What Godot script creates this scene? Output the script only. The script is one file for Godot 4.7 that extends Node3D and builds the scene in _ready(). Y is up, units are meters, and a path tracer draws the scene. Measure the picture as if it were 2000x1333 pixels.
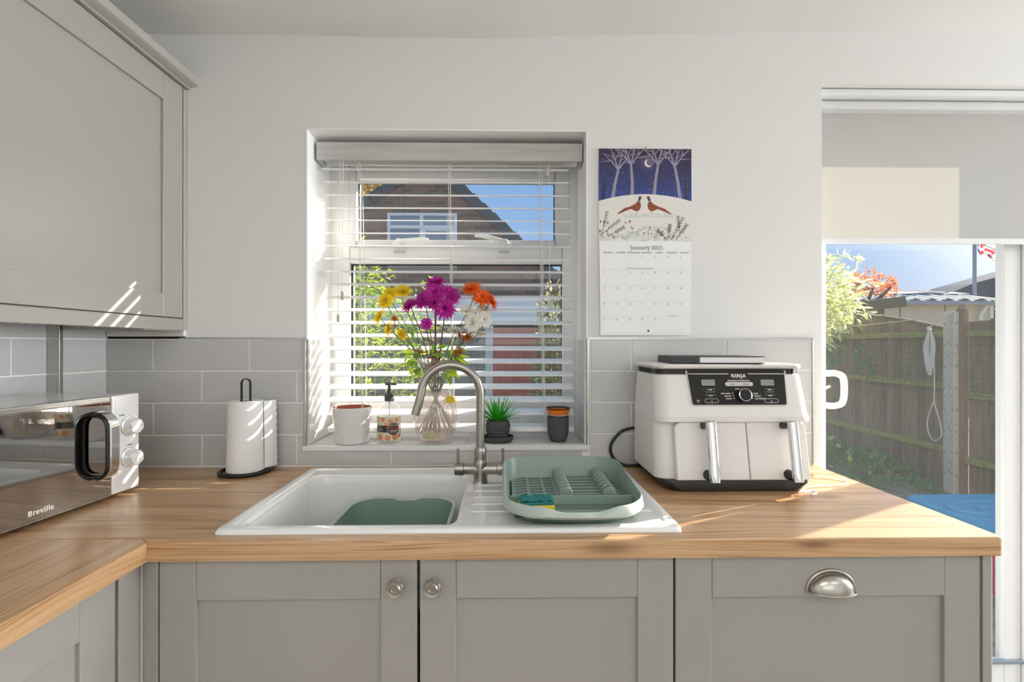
extends Node3D

# ---------------------------------------------------------------- mesh building
class B:
	var p := PackedVector3Array()
	var t := PackedVector2Array()
	var x := Transform3D.IDENTITY

	func tri(a: Vector3, b: Vector3, c: Vector3, ua := Vector2.ZERO, ub := Vector2.ZERO, uc := Vector2.ZERO) -> void:
		p.push_back(x * a)
		p.push_back(x * b)
		p.push_back(x * c)
		t.push_back(ua)
		t.push_back(ub)
		t.push_back(uc)

	func quad(a: Vector3, b: Vector3, c: Vector3, d: Vector3) -> void:
		tri(a, b, c, Vector2(0, 1), Vector2(1, 1), Vector2(1, 0))
		tri(a, c, d, Vector2(0, 1), Vector2(1, 0), Vector2(0, 0))

	func box(c: Vector3, s: Vector3, bs := Basis.IDENTITY) -> B:
		return rbox(c, s, 0.0, 0, bs)

	func span(a: Vector3, b: Vector3, r := 0.0, n := 1) -> B:
		return rbox((a + b) / 2.0, (b - a).abs(), r, n)

	func rbox(c: Vector3, s: Vector3, r: float, n := 1, bs := Basis.IDENTITY) -> B:
		var h := s / 2.0
		r = minf(r, minf(h.x, minf(h.y, h.z)) * 0.999)
		if r <= 0.0:
			n = 0
		var co := []
		for a in 3:
			var l := PackedFloat32Array()
			for k in n + 1:
				l.push_back(-(h[a] - r) - (r * tan(PI / 4.0 * (1.0 - float(k) / maxf(n, 1))) if n > 0 else r))
			for k in n + 1:
				l.push_back(-l[n - k])
			co.push_back(l)
		for a in 3:
			var b := (a + 1) % 3
			var d := (a + 2) % 3
			for sg in [-1.0, 1.0]:
				var g := []
				for i in co[b].size():
					var row := PackedVector3Array()
					for j in co[d].size():
						var q := Vector3.ZERO
						q[a] = sg * h[a]
						q[b] = co[b][i]
						q[d] = co[d][j]
						if r > 0.0:
							var lim := h - Vector3.ONE * r
							var inner := q.clamp(-lim, lim)
							q = inner + (q - inner).normalized() * r
						row.push_back(c + bs * q)
					g.push_back(row)
				for i in g.size() - 1:
					for j in g[i].size() - 1:
						if sg > 0:
							quad(g[i][j], g[i + 1][j], g[i + 1][j + 1], g[i][j + 1])
						else:
							quad(g[i][j], g[i][j + 1], g[i + 1][j + 1], g[i + 1][j])
		return self

	func loft(rings: Array, cap0 := true, cap1 := true, closed := true) -> B:
		var m: int = rings[0].size()
		for i in rings.size() - 1:
			var a: PackedVector3Array = rings[i]
			var b: PackedVector3Array = rings[i + 1]
			for j in (m if closed else m - 1):
				var k := (j + 1) % m
				var u0 := Vector2(float(j) / m, 1.0 - float(i) / (rings.size() - 1))
				var u1 := Vector2(float(j + 1) / m, 1.0 - float(i + 1) / (rings.size() - 1))
				tri(a[j], a[k], b[k], u0, Vector2(u1.x, u0.y), u1)
				tri(a[j], b[k], b[j], u0, u1, Vector2(u0.x, u1.y))
		for e in 2:
			if (cap0 if e == 0 else cap1):
				var r: PackedVector3Array = rings[0] if e == 0 else rings[-1]
				var c := Vector3.ZERO
				for q in r:
					c += q / m
				for j in m:
					if e == 1:
						tri(c, r[j], r[(j + 1) % m])
					else:
						tri(c, r[(j + 1) % m], r[j])
		return self

	func tube(pts: Array, rad, n := 8, closed := false, cap := true) -> B:
		var rings := []
		var m := pts.size()
		var up := Vector3.ZERO
		for i in m:
			var a: Vector3 = pts[(i - 1 + m) % m] if closed or i > 0 else pts[i]
			var b: Vector3 = pts[(i + 1) % m] if closed or i < m - 1 else pts[i]
			var d := (b - a).normalized()
			if up == Vector3.ZERO:
				up = d.cross(Vector3.UP if absf(d.y) < 0.9 else Vector3.RIGHT).normalized()
			up = (up - d * up.dot(d)).normalized()
			var w := d.cross(up)
			var r: float = rad[mini(i, rad.size() - 1)] if rad is Array else rad
			var ring := PackedVector3Array()
			for j in n:
				ring.push_back(pts[i] + (up * cos(TAU * j / n) + w * sin(TAU * j / n)) * r)
			rings.push_back(ring)
		if closed:
			rings.push_back(rings[0])
		return loft(rings, cap and not closed, cap and not closed)

	func lathe(prof: Array, n := 32, cap0 := true, cap1 := true) -> B:
		var rings := []
		for q in prof:
			var ring := PackedVector3Array()
			for j in n:
				ring.push_back(Vector3(maxf(q.x, 0.00001) * sin(TAU * j / n), q.y, maxf(q.x, 0.00001) * cos(TAU * j / n)))
			rings.push_back(ring)
		return loft(rings, cap0, cap1)

	func extrude(poly: PackedVector2Array, z0: float, z1: float, bev := 0.0) -> B:
		if Geometry2D.is_polygon_clockwise(poly):
			poly.reverse()
		var m := poly.size()
		var ins := poly.duplicate()
		if bev > 0.0:
			for i in m:
				var d0 := (poly[i] - poly[(i - 1 + m) % m]).normalized()
				var d1 := (poly[(i + 1) % m] - poly[i]).normalized()
				var n0 := Vector2(-d0.y, d0.x)
				var n1 := Vector2(-d1.y, d1.x)
				var nn := (n0 + n1).normalized()
				ins[i] = poly[i] + nn * bev / maxf(nn.dot(n0), 0.4)
		var rings := []
		for e in ([[poly, z0], [poly, z1 - bev], [ins, z1]] if bev > 0.0 else [[poly, z0], [poly, z1]]):
			var ring := PackedVector3Array()
			for q in e[0]:
				ring.push_back(Vector3(q.x, q.y, e[1]))
			rings.push_back(ring)
		loft(rings, false, false)
		flat(poly, z0, false)
		return flat(ins, z1, true)

	func flat(poly: PackedVector2Array, z: float, front := true) -> B:
		var idx := Geometry2D.triangulate_polygon(poly)
		for i in range(0, idx.size(), 3):
			var a := poly[idx[i]]
			var b := poly[idx[i + 1]]
			var c := poly[idx[i + 2]]
			if ((b - a).cross(c - a) > 0.0) != front:
				var s := b
				b = c
				c = s
			tri(Vector3(a.x, a.y, z), Vector3(b.x, b.y, z), Vector3(c.x, c.y, z))
		return self

	func leaf(o: Vector3, d: Vector3, side: Vector3, l: float, w: float, bend := 0.15, fold := 0.12) -> void:
		d = d.normalized()
		side = (side - d * side.dot(d)).normalized()
		var n := side.cross(d)
		var m := o + d * l * 0.45 - n * fold * w
		var a := o + d * l * 0.42 - side * w * 0.5
		var b := o + d * l * 0.42 + side * w * 0.5
		var e := o + d * l - n * bend * l
		tri(o, b, m)
		tri(o, m, a)
		tri(m, b, e)
		tri(a, m, e)

	func text(s: String, xf: Transform3D, em: float, face := "Droid Sans", weight := 400, align := 1) -> B:
		var tm := TextMesh.new()
		var f := SystemFont.new()
		f.font_names = PackedStringArray([face])
		f.font_weight = weight
		tm.font = f
		tm.font_size = 48
		tm.pixel_size = em / 48.0
		tm.depth = em * 0.02
		tm.curve_step = 1.5
		tm.horizontal_alignment = align as HorizontalAlignment
		tm.text = s
		for k in tm.get_surface_count():
			var ar := tm.surface_get_arrays(k)
			var v: PackedVector3Array = ar[Mesh.ARRAY_VERTEX]
			var ix = ar[Mesh.ARRAY_INDEX]
			var idx: PackedInt32Array = ix if ix != null else PackedInt32Array(range(v.size()))
			for i in range(0, idx.size(), 3):
				tri(xf * v[idx[i]], xf * v[idx[i + 2]], xf * v[idx[i + 1]])
		return self

	func uv(f: Callable) -> B:
		for i in range(0, p.size(), 3):
			var n := (p[i + 1] - p[i]).cross(p[i + 2] - p[i]).normalized()
			for k in 3:
				t[i + k] = f.call(p[i + k], n)
		return self

	func mesh(angle := 40.0) -> ArrayMesh:
		var m := p.size() / 3
		var fn := PackedVector3Array()
		fn.resize(m)
		for i in m:
			fn[i] = (p[i * 3 + 1] - p[i * 3]).cross(p[i * 3 + 2] - p[i * 3])
		var ns := PackedVector3Array()
		ns.resize(p.size())
		var near := {}
		var un := PackedVector3Array()
		un.resize(m)
		for i in m:
			un[i] = fn[i].normalized()
		if angle > 0.0:
			for i in p.size():
				var key := Vector3i((p[i] * 20000.0).round())
				if near.has(key):
					near[key].push_back(i / 3)
				else:
					near[key] = [i / 3]
		var lim := cos(deg_to_rad(angle))
		for i in p.size():
			var f := i / 3
			var n := fn[f]
			if angle > 0.0:
				n = Vector3.ZERO
				for g in near[Vector3i((p[i] * 20000.0).round())]:
					if un[g].dot(un[f]) >= lim:
						n += fn[g]
			ns[i] = n.normalized() if n.length_squared() > 0.0 else Vector3.UP
		var ar := []
		ar.resize(Mesh.ARRAY_MAX)
		for i in m:
			var q := p[i * 3 + 1]
			p[i * 3 + 1] = p[i * 3 + 2]
			p[i * 3 + 2] = q
			q = ns[i * 3 + 1]
			ns[i * 3 + 1] = ns[i * 3 + 2]
			ns[i * 3 + 2] = q
			var u := t[i * 3 + 1]
			t[i * 3 + 1] = t[i * 3 + 2]
			t[i * 3 + 2] = u
		ar[Mesh.ARRAY_VERTEX] = p
		ar[Mesh.ARRAY_NORMAL] = ns
		ar[Mesh.ARRAY_TEX_UV] = t
		var out := ArrayMesh.new()
		out.add_surface_from_arrays(Mesh.PRIMITIVE_TRIANGLES, ar)
		return out


func nb(at := Vector3.ZERO) -> B:
	var b := B.new()
	b.x.origin = -at
	return b

static func rr(w: float, d: float, r: float, y: float, c := Vector2.ZERO, n := 5) -> PackedVector3Array:
	var out := PackedVector3Array()
	var hw := w / 2.0 - r
	var hd := d / 2.0 - r
	for k in 4:
		var o: Vector2 = [Vector2(hw, hd), Vector2(hw, -hd), Vector2(-hw, -hd), Vector2(-hw, hd)][k]
		for i in n + 1:
			var a := PI / 2.0 * (k + float(i) / n)
			out.push_back(Vector3(c.x + o.x + r * sin(a), y, c.y + o.y + r * cos(a)))
	return out

static func rrect2(w: float, h: float, r: float, c := Vector2.ZERO, n := 4) -> PackedVector2Array:
	var out := PackedVector2Array()
	for q in rr(w, h, r, 0.0, c, n):
		out.push_back(Vector2(q.x, q.z))
	return out

static func spline(pts: Array, n := 6, closed := false) -> Array:
	var out := []
	var m := pts.size()
	for i in (m if closed else m - 1):
		var p0: Vector3 = pts[(i - 1 + m) % m] if closed or i > 0 else pts[i]
		var p1: Vector3 = pts[i]
		var p2: Vector3 = pts[(i + 1) % m]
		var p3: Vector3 = pts[(i + 2) % m] if closed or i < m - 2 else p2
		for k in n:
			out.push_back(p1.cubic_interpolate(p2, p0, p3, float(k) / n))
	if not closed:
		out.push_back(pts[-1])
	return out

# ---------------------------------------------------------------- scene tree
var taken := {}
var M := {}
var rng := RandomNumberGenerator.new()

func numbered(called: String) -> String:
	taken[called] = taken.get(called, -1) + 1
	return called if taken[called] == 0 else "%s_%03d" % [called, taken[called]]

func thing(called: String, label: String, category: String, at := Vector3.ZERO, group := "") -> Node3D:
	var o := Node3D.new()
	o.name = numbered(called)
	add_child(o)
	o.position = at
	tag(o, label, category, group)
	return o

func tag(o: Node, label: String, category: String, group := "") -> void:
	o.set_meta("label", label)
	o.set_meta("category", category)
	if group:
		o.set_meta("group", group)

func part(called: String, shape, m: Material, parent: Node, angle := 40.0, label := "") -> MeshInstance3D:
	var o := MeshInstance3D.new()
	o.name = called if parent != self else numbered(called)
	o.mesh = shape.mesh(angle) if shape is B else shape
	o.material_override = null
	for k in o.mesh.get_surface_count():
		o.set_surface_override_material(k, m)
	o.cast_shadow = GeometryInstance3D.SHADOW_CASTING_SETTING_ON
	parent.add_child(o, true)
	if label:
		o.set_meta("label", label)
	return o

func solo(called: String, shape, m: Material, label: String, category: String, at := Vector3.ZERO, group := "", angle := 40.0) -> MeshInstance3D:
	var o := part(called, shape, m, self, angle)
	o.position = at
	tag(o, label, category, group)
	return o

func struct(called: String, shape, m: Material, angle := 40.0) -> MeshInstance3D:
	var o := part(called, shape, m, self, angle)
	o.set_meta("kind", "structure")
	return o

func struct_node(called: String) -> Node3D:
	var o := Node3D.new()
	o.name = numbered(called)
	add_child(o)
	o.set_meta("kind", "structure")
	return o

# ---------------------------------------------------------------- materials
func mk(called: String, hex: String, rough := 0.5, metal := 0.0, more := {}) -> StandardMaterial3D:
	var m := StandardMaterial3D.new()
	m.resource_name = called
	m.albedo_color = Color(hex)
	m.roughness = rough
	m.metallic = metal
	for k in more:
		m.set(k, more[k])
	M[called] = m
	return m

func glass(called: String, hex: String, alpha: float, rough := 0.0) -> StandardMaterial3D:
	var m := mk(called, hex, rough)
	m.transparency = BaseMaterial3D.TRANSPARENCY_ALPHA
	m.albedo_color.a = alpha
	m.cull_mode = BaseMaterial3D.CULL_DISABLED
	return m

func bump(m: StandardMaterial3D, freq: float, cm: float, scale: Vector3, seed_ := 1, size := 256) -> void:
	var n := FastNoiseLite.new()
	n.seed = seed_
	n.frequency = freq
	n.fractal_octaves = 3
	var tx := NoiseTexture2D.new()
	tx.noise = n
	tx.width = size
	tx.height = size
	tx.seamless = true
	m.heightmap_enabled = true
	m.heightmap_texture = tx
	m.heightmap_scale = cm
	m.uv1_triplanar = true
	m.uv1_world_triplanar = true
	m.uv1_scale = scale

func mottle(m: StandardMaterial3D, freq: float, cols: Array, scale: Vector3, seed_ := 3, size := 256, stretch := Vector2.ONE) -> void:
	# an albedo texture of noise between the given colours, laid by world position
	var n := FastNoiseLite.new()
	n.seed = seed_
	n.frequency = freq
	n.fractal_octaves = 4
	var ramp := Gradient.new()
	var offs := PackedFloat32Array()
	var cc := PackedColorArray()
	for i in cols.size():
		offs.push_back(float(i) / (cols.size() - 1))
		cc.push_back(Color(cols[i]))
	ramp.offsets = offs
	ramp.colors = cc
	var tx := NoiseTexture2D.new()
	tx.noise = n
	tx.width = int(size * stretch.x)
	tx.height = int(size * stretch.y)
	tx.seamless = true
	tx.color_ramp = ramp
	m.albedo_texture = tx
	m.albedo_color = Color.WHITE
	m.uv1_triplanar = true
	m.uv1_world_triplanar = true
	m.uv1_scale = scale

func wood_texture() -> ImageTexture:
	var w := 1280
	var h := 512
	var im := Image.create(w, h, false, Image.FORMAT_RGB8)
	var n := FastNoiseLite.new()
	n.seed = 11
	n.frequency = 1.0
	n.fractal_octaves = 2
	var knots := [Vector3(0.30, 0.62, 0.012), Vector3(0.95, 0.20, 0.010), Vector3(1.36, 0.655, 0.016), Vector3(1.72, 0.66, 0.011), Vector3(0.55, 0.05, 0.012), Vector3(1.9, 0.33, 0.012), Vector3(0.12, 0.63, 0.014)]
	var light := Color("d0aa82")
	var mid := Color("bb9166")
	var dark := Color("8e633c")
	for y in h:
		for x in w:
			var u := 2.1 * x / w
			var v := 0.7 * y / h
			var kd := 0.0
			for k in knots:
				var q := Vector2((u - k.x) * 0.42, v - k.y)
				var d: float = q.length() / k.z
				if d < 5.0:
					v += signf(q.y) * k.z * 0.55 * exp(-d * 0.8)
					kd = maxf(kd, exp(-d * d * 0.75))
			v += n.get_noise_2d(u * 1.1, v * 3.0) * 0.03
			var a := n.get_noise_2d(u * 0.7, v * 22.0)
			var b := n.get_noise_2d(u * 2.2 + 40.0, v * 120.0)
			var c := n.get_noise_2d(u * 9.0 + 90.0, v * 420.0)
			var s := clampf(0.34 + a * 0.5 + b * 0.32 + c * 0.2, 0.0, 1.0)
			var col := light.lerp(mid, clampf(s * 1.6, 0, 1)).lerp(dark, clampf(s * 1.5 - 0.75, 0.0, 1.0))
			if b > 0.36:
				col = col.lerp(dark, (b - 0.36) * 2.2)
			col = col.lerp(Color("5a3820"), kd * 0.55)
			im.set_pixel(x, y, col)
	return ImageTexture.create_from_image(im)

func make_materials() -> void:
	bump(mk("wall paint", "e6e5e2", 0.75), 0.02, 0.02, Vector3(2, 2, 2), 5)
	mk("ceiling paint", "e9e8e6", 0.85)
	mk("reveal paint", "f8f7f5", 0.6)
	bump(mk("tile glaze", "c6c5c3", 0.1, 0.0, {"clearcoat_enabled": true, "clearcoat": 0.3}), 0.012, 0.025, Vector3(2.2, 2.2, 2.2), 9)
	bump(mk("white tile glaze", "d9d8d6", 0.1), 0.012, 0.025, Vector3(2.2, 2.2, 2.2), 9)
	bump(mk("grout", "f2f0ed", 0.85), 0.05, 0.03, Vector3(6, 6, 6), 2)
	mk("steel trim", "b9b9b7", 0.25, 1.0)
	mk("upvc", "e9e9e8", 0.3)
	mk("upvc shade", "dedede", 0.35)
	mk("gasket", "2a2b2c", 0.6)
	glass("pane glass", "ffffff", 0.03).metallic_specular = 0.36
	mk("slat white", "f8f8f6", 0.35)
	var val := mk("valance white", "d6d5d1", 0.5)
	mottle(val, 0.02, ["b4b3af", "c3c2be", "cbcac6"], Vector3(0.6, 9, 1), 21)
	mk("cord", "e8e6e2", 0.7)
	mk("tassel", "c9c4bb", 0.5)
	bump(mk("paint", "a29e97", 0.3, 0.0, {"metallic_specular": 0.68}), 0.08, 0.01, Vector3(1, 6, 1), 4)
	mk("paint edge", "aaa59d", 0.35)
	mk("dark gap", "1c1a19", 0.9)
	mk("plaster", "e2e0dc", 0.9)
	var wt := wood_texture()
	var wd := mk("oak worktop", "ffffff", 0.3, 0.0, {"clearcoat_enabled": true, "clearcoat": 0.25, "clearcoat_roughness": 0.25})
	wd.albedo_texture = wt
	mk("ceramic", "eeeeec", 0.12, 0.0, {"clearcoat_enabled": true, "clearcoat": 0.5, "clearcoat_roughness": 0.05})
	mk("groove", "c9c8c6", 0.3)
	var br := mk("brushed nickel", "a8a29a", 0.32, 1.0)
	bump(br, 0.1, 0.004, Vector3(10, 10, 10), 8)
	mk("satin nickel", "b7b2aa", 0.28, 1.0)
	mk("chrome", "d8d8d8", 0.06, 1.0)
	mk("sage plastic", "87998e", 0.35, 0.0)
	mk("sage rim", "b0bab2", 0.35, 0.0)
	mk("sage dark", "64796d", 0.4, 0.0)
	mk("sponge yellow", "e6d24a", 0.95)
	bump(mk("scourer", "2c8c8a", 1.0), 0.12, 0.5, Vector3(10, 10, 10), 6)
	mk("appliance white", "e3dfdb", 0.38)
	mk("appliance black", "161616", 0.3)
	mk("panel black", "1f1e1d", 0.42, 0.0, {"metallic_specular": 0.35})
	mk("print white", "efebe4", 0.6)
	mk("button grey", "c9c4bd", 0.5)
	mk("lcd", "77776f", 0.15)
	mk("red ring", "8c4038", 0.5)
	mk("soft black", "1a1918", 0.45)
	mk("paper", "f4f4f3", 0.9)
	bump(mk("kitchen paper", "f3f2f0", 0.95), 0.07, 0.09, Vector3(9, 9, 9), 7)
	mk("bronze wire", "2f2a26", 0.35, 0.7)
	mk("microwave white", "e9e8e6", 0.2, 0.25)
	mk("microwave silver", "c9c9c8", 0.2, 0.9)
	mk("mirror door", "b4b3b2", 0.03, 1.0)
	mk("pot glaze", "e8e5e1", 0.14)
	mk("terracotta", "b86a50", 0.85)
	glass("bottle plastic", "f4f4ee", 0.12, 0.02)
	glass("soap liquid", "f1efd9", 0.4, 0.3)
	glass("vase glass", "ffffff", 0.07, 0.0)
	glass("vase water", "fbe2d6", 0.40, 0.3)
	mk("charcoal", "4c4c4d", 0.8)
	bump(M["charcoal"], 0.2, 0.05, Vector3(8, 8, 8), 10)
	mk("tealight orange", "d9751c", 0.2)
	mk("dark red rim", "3a1512", 0.2)
	mk("seed mix", "c9762c", 0.9)
	leafy("succulent", "35b022")
	leafy("yellow petal", "f4dd35")
	leafy("magenta petal", "b01890")
	leafy("orange petal", "f0741c")
	leafy("white petal", "f2efe6")
	leafy("brown petal", "a8642a")
	leafy("stem green", "6f7f3e")
	leafy("stem brown", "6d4238")
	leafy("leaf green", "6f9a2c")
	leafy("leaf red", "8a4338")
	leafy("leaf lime", "b4c832")

func leafy(called: String, hex: String, rough := 0.6) -> StandardMaterial3D:
	var c := Color(hex)
	var m := mk(called, hex, rough)
	m.backlight_enabled = true
	m.backlight = Color(c.r, c.g, c.b)
	m.cull_mode = BaseMaterial3D.CULL_DISABLED
	return m

# ---------------------------------------------------------------- start
const SUN := Vector3(-1.95, -0.90, 1.0)

func _ready() -> void:
	rng.seed = 20250101
	var cam := Camera3D.new()
	cam.name = "camera"
	add_child(cam)
	cam.position = Vector3(0, 1.285, 1.51)
	cam.rotation.y = -atan(15.0 / 940.0)
	cam.projection = Camera3D.PROJECTION_FRUSTUM
	cam.near = 0.05
	cam.far = 300.0
	cam.size = 2.0 * 0.05 * 666.5 / 940.0
	cam.frustum_offset = Vector2(0, 0.05 * 8.5 / 940.0)
	cam.current = true

	var sky := ProceduralSkyMaterial.new()
	sky.sky_top_color = Color("6699cf")
	sky.sky_horizon_color = Color("b9c8da")
	sky.sky_curve = 0.12
	sky.ground_horizon_color = Color("b5ac9c")
	sky.ground_bottom_color = Color("6f6c64")
	sky.sun_angle_max = 50.0
	sky.sun_curve = 0.26
	var env := Environment.new()
	env.background_mode = Environment.BG_SKY
	env.sky = Sky.new()
	env.sky.sky_material = sky
	env.background_energy_multiplier = 1.5
	env.tonemap_mode = Environment.TONE_MAPPER_LINEAR
	env.tonemap_exposure = 0.84
	env.sdfgi_enabled = true
	env.ssao_enabled = true
	env.ssil_enabled = true
	var we := WorldEnvironment.new()
	we.name = "environment"
	we.environment = env
	add_child(we)

	var sun := DirectionalLight3D.new()
	sun.name = "sun"
	sun.light_color = Color(1.0, 0.965, 0.91)
	sun.light_energy = 6.2
	sun.light_angular_distance = 0.6
	sun.shadow_enabled = true
	add_child(sun)
	sun.look_at_from_position(Vector3.ZERO, SUN)

	make_materials()
	# the room's own lamps, all behind the camera: two ceiling panels and a tall wall panel
	lamp_panel(Vector3(-0.1, 2.235, 2.35), Vector2(1.2, 0.6), Vector3(0, -1, 0), 1.15, "long flat ceiling light panel nearest the kitchen window")
	lamp_panel(Vector3(1.7, 2.235, 2.6), Vector2(1.2, 0.6), Vector3(0, -1, 0), 0.75, "long flat ceiling light panel nearest the garden door")
	lamp_panel(Vector3(0.5, 1.75, 4.14), Vector2(2.4, 0.9), Vector3(0, 0, -1), 0.55, "wide glowing wall panel facing the kitchen window")
	lamp_panel(Vector3(5.06, 1.55, 0.62), Vector2(1.1, 1.3), Vector3(-1, 0, 0), 21.0, "tall glowing wall panel facing the wall cabinet")

	room()
	window_and_blind()
	garden_door()
	cabinets()
	worktops()
	sink_and_tap()
	dish_rack()
	air_fryer()
	microwave()
	paper_towel()
	sill_things()
	flowers()
	calendar()
	house_outside()
	garden_outside()

func lamp_panel(at: Vector3, size: Vector2, dir: Vector3, energy: float, label: String) -> Node3D:
	mk("lamp glow", "ffffff", 0.5, 0.0, {"emission_enabled": true, "emission": Color(1, 0.98, 0.95), "emission_energy_multiplier": 1.2})
	mk("lamp frame", "e8e8e8", 0.4)
	var o := thing("light_panel", label, "lamp", at)
	var up := Vector3.UP if absf(dir.y) < 0.5 else Vector3.FORWARD
	o.basis = Basis.looking_at(dir, up)
	part("frame", nb().rbox(Vector3(0, 0, 0.012), Vector3(size.x + 0.04, size.y + 0.04, 0.026), 0.004), M["lamp frame"], o)
	part("diffuser", nb().box(Vector3(0, 0, -0.003), Vector3(size.x, size.y, 0.004)), M["lamp glow"], o)
	var l := AreaLight3D.new()
	l.name = "area_light"
	l.area_size = size
	l.light_energy = energy
	l.light_color = Color(0.955, 0.98, 1.0)
	l.set("area_range", 12.0)
	l.set("area_attenuation", 2.0)
	l.shadow_enabled = true
	o.add_child(l, true)
	l.position = Vector3(0, 0, -0.012)
	return o

# ---------------------------------------------------------------- room
const WL := -0.618
const WR := 0.262
const WB := 0.962
const WT := 1.962
const DL := 1.006
const DT := 2.115

func ceil_y(x: float, z: float) -> float:
	var xs := [-1.6, -1.087, -0.662, -0.30, -0.05, 0.33, 0.998, 1.642, 6.0]
	var ys := [2.250, 2.250, 2.252, 2.2475, 2.249, 2.263, 2.280, 2.280, 2.276]
	var y: float = ys[-1]
	for i in xs.size() - 1:
		if x <= xs[i + 1]:
			var f := smoothstep(0.0, 1.0, (x - xs[i]) / (xs[i + 1] - xs[i]))
			y = lerpf(ys[i], ys[i + 1], f)
			break
	return lerpf(y, 2.262, smoothstep(0.0, 1.6, z))

func room() -> void:
	var b := nb()
	b.span(Vector3(-1.6, -0.1, -0.26), Vector3(WL, 2.6, 0))
	b.span(Vector3(WL, -0.1, -0.26), Vector3(WR, WB - 0.01, 0))
	b.span(Vector3(WL, WT, -0.26), Vector3(WR, 2.6, 0))
	b.span(Vector3(WR, -0.1, -0.26), Vector3(DL, 2.6, 0))
	b.span(Vector3(DL, DT, -0.26), Vector3(3.3, 2.6, 0))
	b.span(Vector3(3.3, -0.1, -0.26), Vector3(5.5, 2.6, 0))
	var wall := struct("wall_back", b, M["wall paint"])
	# plaster lining of the window opening
	b = nb()
	b.span(Vector3(WL, 1.305, -0.2), Vector3(WL + 0.004, WT, 0.0005))
	b.span(Vector3(WR - 0.004, 1.305, -0.2), Vector3(WR, WT, 0.0005))
	b.span(Vector3(WL, WT - 0.004, -0.2), Vector3(WR, WT, 0.0005))
	part("reveal", b, M["reveal paint"], wall)
	# grout bed and tiles of the splashback
	b = nb()
	b.span(Vector3(-1.226, 0.905, 0), Vector3(WL, 1.305, 0.0085))
	b.span(Vector3(WL, 0.905, 0), Vector3(WR, 0.960, 0.0085))
	b.span(Vector3(WR, 0.905, 0), Vector3(0.972, 1.305, 0.0085))
	b.span(Vector3(WL, WB - 0.01, -0.2), Vector3(WR, 0.972, 0.0085))
	b.span(Vector3(WL, 0.97, -0.2), Vector3(WL + 0.0085, 1.305, 0.0))
	b.span(Vector3(WR - 0.0085, 0.97, -0.2), Vector3(WR, 1.305, 0.0))
	part("grout", b, M["grout"], wall)
	var ys := [1.3035, 1.206, 1.1075, 1.0085, 0.9125]
	var ja := [-1.08, -0.788, -0.496, 0.397, 0.696]
	var jb := [-0.933, -0.643, -0.352, -0.053, 0.245, 0.545, 0.845]
	for r in 4:
		var j: Array = ja if r % 2 == 0 else jb
		tile_row(wall, ys[r + 1], ys[r], j, -1.222, -0.6245)
		tile_row(wall, ys[r + 1], ys[r], j, 0.2685, 0.966)
	tile_row(wall, 0.9125, 0.9565, jb, -0.643, 0.245)
	for s in [0, 1]:
		for r in 4:
			var top: float = ys[r]
			var bot := maxf(ys[r + 1], 0.9755)
			if top - bot < 0.01:
				continue
			var zs := [0.004, -0.135, -0.2] if r % 2 == 0 else [0.004, -0.2]
			for k in zs.size() - 1:
				var tl := tile(wall, zs[k] - zs[k + 1] - 0.003, top - bot - 0.003, M["white tile glaze"])
				tl.rotation.y = PI / 2 if s == 0 else -PI / 2
				tl.position = Vector3(WL + 0.0075 if s == 0 else WR - 0.0075, (top + bot) / 2, (zs[k] + zs[k + 1]) / 2)
	var xs := [WL + 0.009, -0.42, -0.12, 0.175, WR - 0.009]
	for k in 4:
		var tl := tile(wall, xs[k + 1] - xs[k] - 0.003, 0.198, M["white tile glaze"])
		tl.rotation.x = -PI / 2
		tl.position = Vector3((xs[k] + xs[k + 1]) / 2, 0.9715, -0.0995)
	# metal edge trims round the tiled opening, along the top of the tiles and at their end by the door
	b = nb()
	b.span(Vector3(WL - 0.0055, 0.958, 0), Vector3(WL + 0.0045, 1.305, 0.0125), 0.002)
	b.span(Vector3(WR - 0.0045, 0.958, 0), Vector3(WR + 0.0055, 1.305, 0.0125), 0.002)
	b.span(Vector3(0.967, 0.91, 0), Vector3(0.973, 1.305, 0.0125), 0.002)
	struct("trim_1", b, M["steel trim"])
	b = nb()
	b.span(Vector3(WL - 0.0055, 0.9575, 0), Vector3(WR + 0.0055, 0.9735, 0.0135), 0.002)
	struct("trim_2", b, M["upvc"])
	b = nb()
	b.span(Vector3(-1.0, 1.3045, 0), Vector3(WL, 1.309, 0.012))
	b.span(Vector3(WR, 1.3045, 0), Vector3(0.973, 1.309, 0.012))
	struct("trim_3", b, M["steel trim"])
	# rough plaster strip under the wall cabinet
	b = nb()
	b.span(Vector3(-1.222, 1.312, 0), Vector3(-0.985, 1.336, 0.014), 0.003)
	b.tube(spline([Vector3(-1.19, 1.324, 0.013), Vector3(-1.165, 1.329, 0.0145), Vector3(-1.15, 1.325, 0.013)]), 0.0022, 6)
	b.tube(spline([Vector3(-1.08, 1.328, 0.013), Vector3(-1.06, 1.331, 0.0145), Vector3(-1.04, 1.323, 0.0145), Vector3(-1.02, 1.326, 0.013)]), 0.0022, 6)
	struct("trim_4", b, M["plaster"])
	b = nb()
	b.span(Vector3(-1.222, 1.3045, 0), Vector3(-0.99, 1.312, 0.006))
	struct("trim_5", b, M["dark gap"])
	# left wall with its tiled pipe boxing in the corner
	b = nb()
	b.span(Vector3(-1.6, -0.1, -0.26), Vector3(-1.2665, 2.6, 4.4))
	b.span(Vector3(-1.5, 0.87, 0), Vector3(-1.2335, 1.42, 0.163))
	var left := struct("wall_left", b, M["wall paint"])
	b = nb()
	b.span(Vector3(-1.2665, 0.90, 0.163), Vector3(-1.2585, 1.42, 2.2))
	b.span(Vector3(-1.2335, 0.90, 0), Vector3(-1.2255, 1.42, 0.160))
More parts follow.
